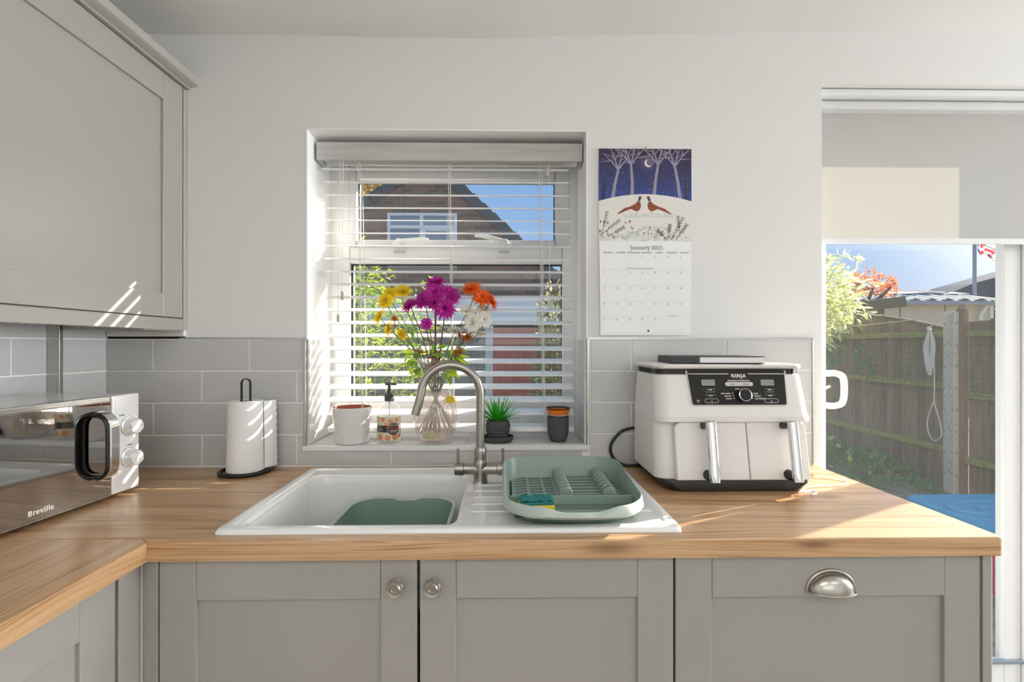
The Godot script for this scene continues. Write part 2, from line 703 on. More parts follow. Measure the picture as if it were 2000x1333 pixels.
	b.span(Vector3(-1.262, 0.90, 0.155), Vector3(-1.2275, 1.42, 0.1655))
	part("grout", b, M["grout"], left)
	var rows := [1.415, 1.3035, 1.206, 1.1075, 1.0085, 0.9125]
	for r in 5:
		var h: float = rows[r] - rows[r + 1] - 0.0045
		var y: float = (rows[r] + rows[r + 1]) / 2
		var tl := tile(left, 0.145, h, M["tile glaze"])
		tl.rotation.y = PI / 2
		tl.position = Vector3(-1.2265, y, 0.0825)
		tl = tile(left, 0.027, h, M["tile glaze"])
		tl.position = Vector3(-1.2435, y, 0.1645)
		var z := 0.168
		var zn := 0.262 if r % 2 == 1 else 0.41
		while z < 1.6:
			tl = tile(left, zn - z - 0.0045, h, M["tile glaze"])
			tl.rotation.y = PI / 2
			tl.position = Vector3(-1.2595, y, (z + zn) / 2)
			z = zn
			zn += 0.295
	struct("trim_6", nb().span(Vector3(-1.231, 0.91, 0.157), Vector3(-1.2215, 1.42, 0.1685), 0.002), M["steel trim"])
	# ceiling, floor and the rest of the room
	b = nb()
	var nx := 60
	var nz := 10
	for i in nx:
		for j in nz:
			var x0 := lerpf(-1.6, 5.5, float(i) / nx)
			var x1 := lerpf(-1.6, 5.5, float(i + 1) / nx)
			var z0 := lerpf(-0.1, 4.4, pow(float(j) / nz, 1.5))
			var z1 := lerpf(-0.1, 4.4, pow(float(j + 1) / nz, 1.5))
			b.quad(Vector3(x0, ceil_y(x0, z0), z0), Vector3(x1, ceil_y(x1, z0), z0), Vector3(x1, ceil_y(x1, z1), z1), Vector3(x0, ceil_y(x0, z1), z1))
	b.span(Vector3(-1.6, 2.4, -0.26), Vector3(5.5, 2.6, 4.4))
	struct("ceiling", b, M["ceiling paint"], 60)
	mk("floor boards", "8d8378", 0.4)
	struct("floor", nb().span(Vector3(-1.6, -0.1, -0.1), Vector3(5.5, 0, 4.4)), M["floor boards"])
	struct("wall_right", nb().span(Vector3(5.1, -0.1, 0), Vector3(5.5, 2.6, 4.4)), M["wall paint"])
	struct("wall_rear", nb().span(Vector3(-1.6, -0.1, 4.2), Vector3(5.5, 2.6, 4.6)), M["wall paint"])

var tile_cache := {}
func tile(parent: Node, w: float, h: float, m: Material) -> MeshInstance3D:
	var key := "%.4f %.4f" % [w, h]
	if not tile_cache.has(key):
		tile_cache[key] = nb().extrude(PackedVector2Array([Vector2(-w / 2, -h / 2), Vector2(w / 2, -h / 2), Vector2(w / 2, h / 2), Vector2(-w / 2, h / 2)]), 0.0, 0.0035, 0.0014).mesh(0.0)
	var o := part("tile", tile_cache[key], m, parent)
	o.position.z = 0.0075
	o.rotation.x = rng.randf_range(-1, 1) * 0.003
	return o

func tile_row(parent: Node, y0: float, y1: float, joints: Array, xa: float, xb: float) -> void:
	var xs := [xa]
	for j in joints:
		if j > xa + 0.012 and j < xb - 0.012:
			xs.push_back(j)
	xs.push_back(xb)
	for k in xs.size() - 1:
		var tl := tile(parent, xs[k + 1] - xs[k] - 0.0045, y1 - y0 - 0.0045, M["tile glaze"])
		tl.position = Vector3((xs[k] + xs[k + 1]) / 2, (y0 + y1) / 2, 0.0075)

# ---------------------------------------------------------------- window
func frame_ring(b: B, l: float, r: float, bo: float, to: float, wl: float, wr: float, wb: float, wt: float, z0: float, z1: float, ch := 0.004) -> void:
	b.span(Vector3(l, bo, z0), Vector3(l + wl, to, z1), ch)
	b.span(Vector3(r - wr, bo, z0), Vector3(r, to, z1), ch)
	b.span(Vector3(l + wl, to - wt, z0), Vector3(r - wr, to, z1), ch)
	b.span(Vector3(l + wl, bo, z0), Vector3(r - wr, bo + wb, z1), ch)

func window_and_blind() -> void:
	var w := struct_node("window_1")
	var b := nb()
	frame_ring(b, -0.63, 0.275, 0.97, 1.965, 0.084, 0.069, 0.124, 0.067, -0.262, -0.2)
	part("frame", b, M["upvc"], w)
	part("transom", nb().span(Vector3(-0.546, 1.575, -0.26), Vector3(0.206, 1.640, -0.201), 0.004), M["upvc"], w)
	b = nb()
	frame_ring(b, -0.546, 0.228, 1.632, 1.898, 0.027, 0.048, 0.025, 0.028, -0.25, -0.188, 0.006)
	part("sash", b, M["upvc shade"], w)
	b = nb()
	frame_ring(b, -0.548, 0.208, 1.092, 1.577, 0.008, 0.005, 0.005, 0.007, -0.226, -0.2155, 0.0)
	part("gasket", b, M["gasket"], w)
	b = nb()
	frame_ring(b, -0.521, 0.182, 1.655, 1.872, 0.005, 0.005, 0.003, 0.009, -0.222, -0.212, 0.0)
	part("gasket", b, M["gasket"], w)
	part("pane", nb().span(Vector3(-0.545, 1.094, -0.2215), Vector3(0.205, 1.574, -0.221)), M["pane glass"], w)
	part("pane", nb().span(Vector3(-0.519, 1.656, -0.2165), Vector3(0.181, 1.87, -0.216)), M["pane glass"], w)
	for k in 2:
		var xk: float = [-0.368, 0.002][k]
		b = nb()
		b.rbox(Vector3(xk, 1.640, -0.181), Vector3(0.05, 0.012, 0.01), 0.003)
		b.x = Transform3D(Basis(Vector3.RIGHT, PI / 2), Vector3(xk + 0.0, 1.646, -0.186))
		b.lathe([Vector2(0.012, 0), Vector2(0.012, 0.018), Vector2(0.009, 0.021)], 16)
		var base := part("catch", b, M["upvc"], w)
		b = nb()
		var dirx: float = [1.0, -1.0][k]
		var lift: float = [0.004, 0.02][k]
		b.tube([Vector3(xk, 1.647, -0.17), Vector3(xk + dirx * 0.03, 1.649 + lift * 0.3, -0.168), Vector3(xk + dirx * 0.085, 1.649 + lift, -0.168), Vector3(xk + dirx * 0.105, 1.648 + lift, -0.17)], [0.008, 0.0075, 0.0085, 0.006], 10)
		part("lever", b, M["upvc"], base)
		part("keep", nb().rbox(Vector3(xk - 0.002, 1.617, -0.199), Vector3(0.04, 0.008, 0.006), 0.001), M["tassel"], w)

	var v := thing("venetian_blind", "white wooden venetian blind with open tilted slats in the window", "blind", Vector3(-0.185, 1.94, -0.1))
	var o := v.position
	b = nb(o)
	b.span(Vector3(-0.606, 1.883, -0.062), Vector3(0.2545, 1.942, -0.05), 0.003)
	b.span(Vector3(-0.606, 1.883, -0.12), Vector3(-0.598, 1.942, -0.055), 0.002)
	b.span(Vector3(0.247, 1.883, -0.12), Vector3(0.2545, 1.942, -0.055), 0.002)
	part("valance", b, M["valance white"], v)
	part("headrail", nb(o).span(Vector3(-0.596, 1.893, -0.13), Vector3(0.246, 1.938, -0.07), 0.003), M["slat white"], v)
	var prof := PackedVector2Array()
	for k in 7:
		var s := lerpf(-0.025, 0.025, k / 6.0)
		prof.push_back(Vector2(s, 0.0022 - s * s * 2.2 + 0.0014))
	for k in 7:
		var s := lerpf(0.025, -0.025, k / 6.0)
		prof.push_back(Vector2(s, 0.0022 - s * s * 2.2 - 0.0014))
	b = nb()
	# the profile runs across the slat (towards the room), its length along x
	b.x = Transform3D(Basis(Vector3(0, 0, 1), Vector3(0, 1, 0), Vector3(-1, 0, 0)), Vector3(0.405, 0, 0))
	b.extrude(prof, 0.0, 0.81)
	var slat := b.mesh(30)
	for k in 20:
		var sl := part("slat", slat, M["slat white"], v)
		sl.position = Vector3(lerpf(-0.192, -0.174, k / 19.0), 1.8695 - k * 0.0425, -0.1) - o
		sl.rotation = Vector3(deg_to_rad(14.0 + rng.randf_range(-0.7, 0.7)), 0, rng.randf_range(-0.0012, 0.0012))
	part("bottom_rail", nb(o).rbox(Vector3(-0.174, 1.011, -0.098), Vector3(0.81, 0.016, 0.05), 0.003, 1, Basis(Vector3.RIGHT, deg_to_rad(8))), M["slat white"], v)
	for xk in [-0.481, -0.185, 0.116]:
		for s in [-0.0265, 0.0265]:
			b = nb(o)
			b.tube([Vector3(xk, 1.893, -0.1 + s), Vector3(xk + 0.008, 1.5, -0.1 + s), Vector3(xk + 0.016, 1.01, -0.1 + s)], 0.0011, 6)
			part("ladder_cord", b, M["cord"], v)
		part("lift_cord", nb(o).tube([Vector3(xk + 0.008, 1.893, -0.073), Vector3(xk + 0.014, 1.3, -0.072), Vector3(xk + 0.02, 1.015, -0.073)], 0.0009, 6), M["cord"], v)
	var hang := [[0.147, 1.845, 1.43, 0.149], [-0.525, 1.885, 1.46, -0.527], [-0.535, 1.885, 1.388, -0.54]]
	for hn in hang:
		part("pull_cord", nb(o).tube([Vector3(hn[0], 1.893, -0.066), Vector3(hn[3], hn[2], -0.062)], 0.001, 6), M["cord"], v)
		b = nb(o)
		b.x.origin = Vector3(hn[3], hn[2] - 0.028, -0.062) - o
		b.lathe([Vector2(0.0045, 0), Vector2(0.0052, 0.006), Vector2(0.0048, 0.022), Vector2(0.002, 0.03)], 12)
		part("tassel", b, M["tassel"], v)
	b = nb(o)
	b.x.origin = Vector3(0.1425, 1.842, -0.066) - o
	b.lathe([Vector2(0.003, -0.004), Vector2(0.0075, 0.0), Vector2(0.007, 0.022), Vector2(0.003, 0.026)], 14)
	part("cord_joiner", b, M["tassel"], v)

# ---------------------------------------------------------------- garden door
func garden_door() -> void:
	var d := struct_node("door_1")
	var b := nb()
	b.span(Vector3(0.99, 0.0, -0.2), Vector3(1.055, 2.13, -0.1), 0.004)
	b.span(Vector3(1.055, 2.06, -0.2), Vector3(3.31, 2.13, -0.1), 0.004)
	b.span(Vector3(1.055, 0.0, -0.2), Vector3(3.31, 0.075, -0.1), 0.004)
	b.span(Vector3(3.25, 0.075, -0.2), Vector3(3.31, 2.06, -0.1), 0.004)
	b.span(Vector3(1.055, 1.992, -0.2), Vector3(3.25, 2.062, -0.14), 0.004)
	part("frame", b, M["upvc"], d)
	b = nb()
	frame_ring(b, 1.045, 1.772, 0.08, 2.06, 0.052, 0.058, 0.125, 0.07, -0.132, -0.113, 0.003)
	part("sash", b, M["upvc"], d)
	part("pane", nb().span(Vector3(1.095, 0.203, -0.1262), Vector3(1.716, 1.992, -0.1257)), M["pane glass"], d)
	part("mullion", nb().span(Vector3(1.7755, 0.075, -0.205), Vector3(1.87, 2.06, -0.105), 0.004), M["upvc"], d)
	b = nb()
	frame_ring(b, 1.87, 3.25, 0.08, 2.06, 0.055, 0.06, 0.128, 0.07, -0.132, -0.112, 0.003)
	part("sash", b, M["upvc"], d)
	part("pane", nb().span(Vector3(1.923, 0.205, -0.1262), Vector3(3.192, 1.992, -0.1257)), M["pane glass"], d)
	part("weather_bar", nb().span(Vector3(1.046, 0.199, -0.118), Vector3(1.772, 0.2085, -0.1), 0.002), mk("weather grey", "7d8892", 0.5), d)
	b = nb()
	b.tube(spline([Vector3(1.060, 1.190, -0.115), Vector3(1.062, 1.193, -0.055), Vector3(1.085, 1.193, -0.05), Vector3(1.109, 1.180, -0.05), Vector3(1.114, 1.14, -0.05), Vector3(1.108, 1.098, -0.05), Vector3(1.085, 1.087, -0.05), Vector3(1.062, 1.087, -0.055), Vector3(1.060, 1.09, -0.115)], 6), 0.0105, 12)
	var h := part("handle", b, M["upvc"], d)
	part("lock_lever", nb().tube([Vector3(1.045, 1.135, -0.112), Vector3(1.05, 1.137, -0.07), Vector3(1.078, 1.150, -0.066)], [0.008, 0.006, 0.004], 10), M["upvc"], h)
	# roller blind in the head of the opening
	var at := Vector3(2.1, 2.08, -0.05)
	var v := thing("roller_blind", "grey fabric roller blind half lowered over the glazed garden door", "blind", at)
	b = nb(at)
	b.span(Vector3(1.008, 2.092, -0.06), Vector3(3.298, 2.112, -0.022), 0.003)
	part("bracket_rail", b, M["upvc"], v)
	b = nb(at)
	var pr := PackedVector2Array()
	for k in 9:
		var a := PI / 2 * k / 8.0
		pr.push_back(Vector2(-0.062 + 0.022 * cos(a) - 0.0, 2.056 + 0.036 * sin(a)))
	pr.push_back(Vector2(-0.098, 2.092))
	pr.push_back(Vector2(-0.098, 2.056))
	b.x = Transform3D(Basis(Vector3(0, 0, 1), Vector3(0, 1, 0), Vector3(-1, 0, 0)), Vector3(3.298, 0, 0) - at)
	b.extrude(pr, 0, 2.29)
	part("cassette", b, M["upvc shade"], v)
	var fab := mk("blind fabric", "bdbab5", 0.9, 0.0, {"backlight_enabled": true, "backlight": Color(0.66, 0.64, 0.61)})
	var n := FastNoiseLite.new()
	n.frequency = 0.3
	n.fractal_octaves = 2
	var tx := NoiseTexture2D.new()
	tx.noise = n
	tx.width = 512
	tx.height = 512
	tx.seamless = true
	var g := Gradient.new()
	g.offsets = PackedFloat32Array([0.3, 0.7])
	g.colors = PackedColorArray([Color("c2c0bc"), Color("cfcdc9")])
	tx.color_ramp = g
	fab.albedo_texture = tx
	fab.albedo_color = Color.WHITE
	fab.uv1_triplanar = true
	fab.uv1_world_triplanar = true
	fab.uv1_scale = Vector3(2.2, 1.4, 2.2)
	b = nb(at)
	for i in 12:
		for j in 6:
			var xa := lerpf(1.012, 3.296, i / 12.0)
			var xb := lerpf(1.012, 3.296, (i + 1) / 12.0)
			var ya := lerpf(1.638, 2.07, j / 6.0)
			var yb := lerpf(1.638, 2.07, (j + 1) / 6.0)
			b.quad(Vector3(xa, ya, -0.07), Vector3(xb, ya, -0.07), Vector3(xb, yb, -0.07), Vector3(xa, yb, -0.07))
	part("fabric", b, fab, v)
	part("bottom_bar", nb(at).span(Vector3(1.010, 1.622, -0.076), Vector3(3.297, 1.642, -0.064), 0.005, 2), M["upvc"], v)

# ---------------------------------------------------------------- cabinets
func shaker(parent: Node, w: float, h: float, stile: float, rail_t: float, rail_b: float, called := "door", th := 0.02) -> Node3D:
	# a framed door standing in the xy plane, its front at z = th, its lower left corner at the origin
	var d := Node3D.new()
	d.name = called
	parent.add_child(d, true)
	var m: Material = M["paint"]
	part("stile", nb().span(Vector3(0, 0, 0), Vector3(stile, h, th), 0.0018, 2), m, d)
	part("stile", nb().span(Vector3(w - stile, 0, 0), Vector3(w, h, th), 0.0018, 2), m, d)
	part("rail", nb().span(Vector3(stile + 0.0004, h - rail_t, 0), Vector3(w - stile - 0.0004, h, th), 0.0012), m, d)
	part("rail", nb().span(Vector3(stile + 0.0004, 0, 0), Vector3(w - stile - 0.0004, rail_b, th), 0.0012), m, d)
	part("panel", nb().span(Vector3(stile - 0.004, rail_b - 0.004, 0.002), Vector3(w - stile + 0.004, h - rail_t + 0.004, th - 0.0085)), m, d)
	return d

func cabinets() -> void:
	var m: Material = M["paint"]
	# wall cabinet over the microwave
	var c := thing("wall_cabinet", "large grey shaker wall cabinet above the microwave with cornice", "cabinet", Vector3(-1.12, 1.33, 0.3))
	var o := c.position
	part("carcass", nb(o).span(Vector3(-1.266, 1.352, 0.002), Vector3(-1.006, 2.075, 1.22)), m, c)
	var holder := shaker(c, 0.677, 0.707, 0.083, 0.078, 0.068)
	holder.rotation.y = PI / 2
	holder.position = Vector3(-1.005, 1.3685, 0.697) - o
	holder = shaker(c, 0.517, 0.707, 0.083, 0.078, 0.068)
	holder.rotation.y = PI / 2
	holder.position = Vector3(-1.005, 1.3685, 1.217) - o
	part("end_post", nb(o).span(Vector3(-1.007, 1.33, 0.0015), Vector3(-0.9845, 2.075, 0.0165), 0.0015), M["paint edge"], c)
	part("pelmet", nb(o).span(Vector3(-1.026, 1.331, 0.0165), Vector3(-0.985, 1.3655, 1.22), 0.0015), m, c)
	part("light_rail", nb(o).span(Vector3(-1.2, 1.328, 0.004), Vector3(-0.992, 1.338, 0.17), 0.001), M["paint edge"], c)
	var b := nb(o)
	b.x = Transform3D(Basis(Vector3(1, 0, 0), Vector3(0, 1, 0), Vector3(0, 0, 1)), -o)
	var pr := PackedVector2Array([Vector2(-1.266, 2.078), Vector2(-0.974, 2.078), Vector2(-0.974, 2.083), Vector2(-0.955, 2.087), Vector2(-0.949, 2.091), Vector2(-0.949, 2.113), Vector2(-1.266, 2.113)])
	b.extrude(pr, 0.0, 1.22)
	part("cornice", b, M["paint edge"], c)
	# sink unit with two doors
	c = thing("base_cabinet", "grey shaker sink cabinet with two doors and round knobs", "cabinet", Vector3(-0.17, 0.1, 0.3))
	o = c.position
	b = nb(o)
	b.span(Vector3(-0.667, 0.12, 0.03), Vector3(-0.65, 0.872, 0.549))
	b.span(Vector3(0.317, 0.12, 0.03), Vector3(0.334, 0.872, 0.549))
	b.span(Vector3(-0.65, 0.12, 0.03), Vector3(0.317, 0.138, 0.549))
	b.span(Vector3(-0.65, 0.12, 0.02), Vector3(0.317, 0.872, 0.03))
	part("carcass", b, M["dark gap"], c)
	for k in 2:
		var d := shaker(c, 0.4965 if k == 0 else 0.4965, 0.722, 0.0705, 0.079, 0.079)
		d.position = Vector3([-0.6665, -0.1645][k], 0.148, 0.55) - o
		b = nb()
		b.x = Transform3D(Basis(Vector3.RIGHT, PI / 2), Vector3([0.4585, 0.0275][k], 0.673, 0.02))
		b.lathe([Vector2(0.009, 0.0), Vector2(0.009, 0.002), Vector2(0.0055, 0.004), Vector2(0.005, 0.012), Vector2(0.009, 0.016), Vector2(0.0165, 0.018), Vector2(0.0168, 0.022), Vector2(0.0155, 0.0245), Vector2(0.0115, 0.0235), Vector2(0.0105, 0.0245), Vector2(0.009, 0.0265), Vector2(0.006, 0.0265), Vector2(0.0052, 0.0255), Vector2(0.0, 0.026)], 28)
		part("knob", b, M["satin nickel"], d, 30)
	# integrated appliance front with a cup pull
	c = thing("dishwasher", "grey shaker appliance front with a nickel cup pull beside sink cabinet", "dishwasher", Vector3(0.64, 0.1, 0.3))
	o = c.position
	part("carcass", nb(o).span(Vector3(0.34, 0.12, 0.03), Vector3(0.941, 0.872, 0.549)), M["dark gap"], c)
	var dd := shaker(c, 0.608, 0.722, 0.072, 0.081, 0.079)
	dd.position = Vector3(0.3365, 0.148, 0.55) - o
	b = nb()
	b.x.origin = Vector3(0.307, 0.652, 0.02)
	var rings := []
	for i in 9:
		# a quarter dome: the outline is a half circle on the door, swelling towards the room
		var e := PI / 2 * i / 8.0
		var ring := PackedVector3Array()
		for j in 25:
			var a := PI * j / 24.0
			ring.push_back(Vector3(cos(a) * 0.044 * cos(e * 0.98), 0.001 + sin(a) * 0.037 * cos(e * 0.98), 0.003 + 0.0235 * sin(e)))
		rings.push_back(ring)
	b.loft(rings, false, false, false)
	var inner := []
	for r in rings:
		var q := PackedVector3Array()
		for w in r:
			q.push_back(Vector3(w.x * 0.95, w.y * 0.94, w.z * 0.94 - 0.0006))
		q.reverse()
		inner.push_back(q)
	b.loft(inner, false, false, false)
	var lip := []
	for j in 25:
		var a := PI * j / 24.0
		lip.push_back(Vector3(cos(a) * 0.0475, 0.001 + sin(a) * 0.0405, 0.001))
	b.tube(lip, 0.0034, 8)
	lip = []
	for i in 9:
		var e := PI / 2 * i / 8.0
		lip.push_back(Vector3(-0.0475 * cos(e), 0.001, 0.002 + 0.0245 * sin(e)))
	for i in range(7, -1, -1):
		var e := PI / 2 * i / 8.0
		lip.push_back(Vector3(0.0475 * cos(e), 0.001, 0.002 + 0.0245 * sin(e)))
	b.tube(lip, 0.0018, 8)
	part("cup_pull", b, M["satin nickel"], dd, 50)
	c = thing("end_panel", "plain grey upright end panel closing the counter beside garden door", "panel", Vector3(0.955, 0.0, 0.29))
	o = c.position
	part("board", nb(o).span(Vector3(0.9475, 0.0, 0.01), Vector3(0.9655, 0.8735, 0.572), 0.001), m, c)
	part("edge_strip", nb(o).span(Vector3(0.9655, 0.0, 0.01), Vector3(0.967, 0.8735, 0.5715)), M["upvc"], c)
	# left run: door, corner posts
	c = thing("base_cabinet", "grey shaker base cabinet under the left worktop below microwave", "cabinet", Vector3(-0.97, 0.1, 1.1))
	o = c.position
	part("carcass", nb(o).span(Vector3(-1.25, 0.12, 0.63), Vector3(-0.728, 0.872, 1.83)), M["dark gap"], c)
	for k in 2:
		var d := shaker(c, 0.597, 0.722, 0.0735, 0.079, 0.079)
		d.rotation.y = PI / 2
		d.position = Vector3(-0.7265, 0.148, 1.2205 + 0.6 * k) - o
	c = thing("corner_post", "fluted grey corner post where the two cabinet runs meet", "post", Vector3(-0.69, 0.1, 0.59))
	o = c.position
	part("post", nb(o).span(Vector3(-0.7265, 0.12, 0.548), Vector3(-0.7035, 0.872, 0.6195), 0.002), m, c)
	part("post", nb(o).span(Vector3(-0.7035, 0.12, 0.548), Vector3(-0.6725, 0.872, 0.5665), 0.002), m, c)
	b = nb(o)
	for q in [Vector3(-0.7015, 0, 0.5685), Vector3(-0.6735, 0, 0.5655)]:
		b.tube([Vector3(q.x, 0.13, q.z), Vector3(q.x, 0.872, q.z)], 0.003, 10)
	part("bead", b, M["paint edge"], c)
	c = thing("plinth", "dark recessed kickboard at the foot of the grey cabinets", "plinth", Vector3(0, 0, 0.5))
	o = c.position
	b = nb(o)
	b.span(Vector3(-0.76, 0, 0.5), Vector3(0.947, 0.119, 0.516))
	b.span(Vector3(-0.776, 0, 0.5), Vector3(-0.76, 0.119, 1.83))
	part("board", b, m, c)

func worktops() -> void:
	# masonite joint: the left run stops at the line z = 0.567 and turns a short mitre at the inner corner
	var w := thing("worktop", "oak effect worktop running under the window with sink cut in", "worktop", Vector3(0, 0.874, 0.3))
	var o := w.position
	var bs := Basis(Vector3(1, 0, 0), Vector3(0, 0, -1), Vector3(0, 1, 0))
	var poly := PackedVector2Array()
	for q in [Vector2(-1.2255, 0.0125), Vector2(0.974, 0.0125)]:
		poly.push_back(Vector2(q.x, -q.y))
	for k in 7:
		var a := PI / 2 * k / 6.0
		poly.push_back(Vector2(0.970 + 0.012 * sin(PI / 2 - a) - 0.004, -(0.574 + 0.012 * sin(a))))
	for q in [Vector2(-0.678, 0.586), Vector2(-0.7005, 0.5665), Vector2(-1.2255, 0.5665)]:
		poly.push_back(Vector2(q.x, -q.y))
	var hole := rrect2(0.43, 0.40, 0.05, Vector2(-0.318, -0.338))
	var b := nb()
	b.x = Transform3D(bs, Vector3(0, 0.874, 0) - o)
	top_with_hole(b, poly, hole, 0.036, 0.0028)
	b.uv(func(p: Vector3, n: Vector3) -> Vector2: return Vector2((p.x + 1.3) / 2.32, (p.z + 0.3) / 0.7) if absf(n.y) > 0.3 else Vector2((p.x + 1.3 + p.z * (1.0 if absf(n.x) > 0.5 else 0.0)) / 2.32, 0.89 + p.y / 0.7 * 1.6))
	part("board", b, M["oak worktop"], w, 50)
	w = thing("worktop", "oak effect worktop on the left run in front of microwave", "worktop", Vector3(-0.96, 0.874, 1.3))
	o = w.position
	poly = PackedVector2Array()
	for q in [Vector2(-1.258, 0.567), Vector2(-0.7003, 0.567), Vector2(-0.678, 0.5865), Vector2(-0.678, 1.84), Vector2(-1.258, 1.84)]:
		poly.push_back(Vector2(q.x, -q.y))
	b = nb()
	b.x = Transform3D(bs, Vector3(0, 0.874, 0) - o)
	b.extrude(poly, 0.0, 0.036, 0.0012)
	b.uv(func(p: Vector3, n: Vector3) -> Vector2: return Vector2((p.z + 1.15) / 2.1, (p.x + 0.42) / 0.7) if absf(n.y) > 0.3 else Vector2((p.z + 1.15 + p.x) / 2.1, 0.55 + p.y / 0.7))
	part("board", b, M["oak worktop"], w, 50)

func top_with_hole(b: B, poly: PackedVector2Array, hole: PackedVector2Array, th: float, bev: float) -> void:
	if Geometry2D.is_polygon_clockwise(poly):
		poly.reverse()
	var e := B.new()
	e.x = b.x
	e.extrude(poly, 0.0, th, bev)
	# keep all but the two caps, which get the hole
	var nrm := (b.x.basis * Vector3(0, 0, 1)).normalized()
	var ins := PackedVector2Array()
	for i in range(0, e.p.size(), 3):
		var n := (e.p[i + 1] - e.p[i]).cross(e.p[i + 2] - e.p[i]).normalized()
		if absf(n.dot(nrm)) < 0.99:
			for k in 3:
				b.p.push_back(e.p[i + k])
				b.t.push_back(Vector2.ZERO)
	var m := poly.size()
	for i in m:
		var d0 := (poly[i] - poly[(i - 1 + m) % m]).normalized()
		var d1 := (poly[(i + 1) % m] - poly[i]).normalized()
		var n0 := Vector2(-d0.y, d0.x)
		var nn := (n0 + Vector2(-d1.y, d1.x)).normalized()
		ins.push_back(poly[i] + nn * bev / maxf(nn.dot(n0), 0.4))
	for q in [[ins, th, true], [poly, 0.0, false]]:
		# the cap in four strips round the hole's bounding box, then the corners left by the hole's rounding
		var lo := hole[0]
		var hi := hole[0]
		for h in hole:
			lo = lo.min(h)
			hi = hi.max(h)
		var far := 10.0
		for r in [Rect2(-far, -far, far + lo.x, 2 * far), Rect2(hi.x, -far, far, 2 * far), Rect2(lo.x, -far, hi.x - lo.x, far + lo.y), Rect2(lo.x, hi.y, hi.x - lo.x, far)]:
			var strip := PackedVector2Array([r.position, r.position + Vector2(r.size.x, 0), r.end, r.position + Vector2(0, r.size.y)])
			for piece in Geometry2D.intersect_polygons(q[0], strip):
				b.flat(piece, q[1], q[2])
		for k in 4:
			var corner: Vector2 = [Vector2(hi.x, hi.y), Vector2(hi.x, lo.y), Vector2(lo.x, lo.y), Vector2(lo.x, hi.y)][k]
			var near := PackedVector2Array([corner])
			for h in hole:
				if absf(h.x - corner.x) <= 0.0501 and absf(h.y - corner.y) <= 0.0501:
					near.push_back(h)
			if near.size() > 3:
				b.flat(near, q[1], q[2])

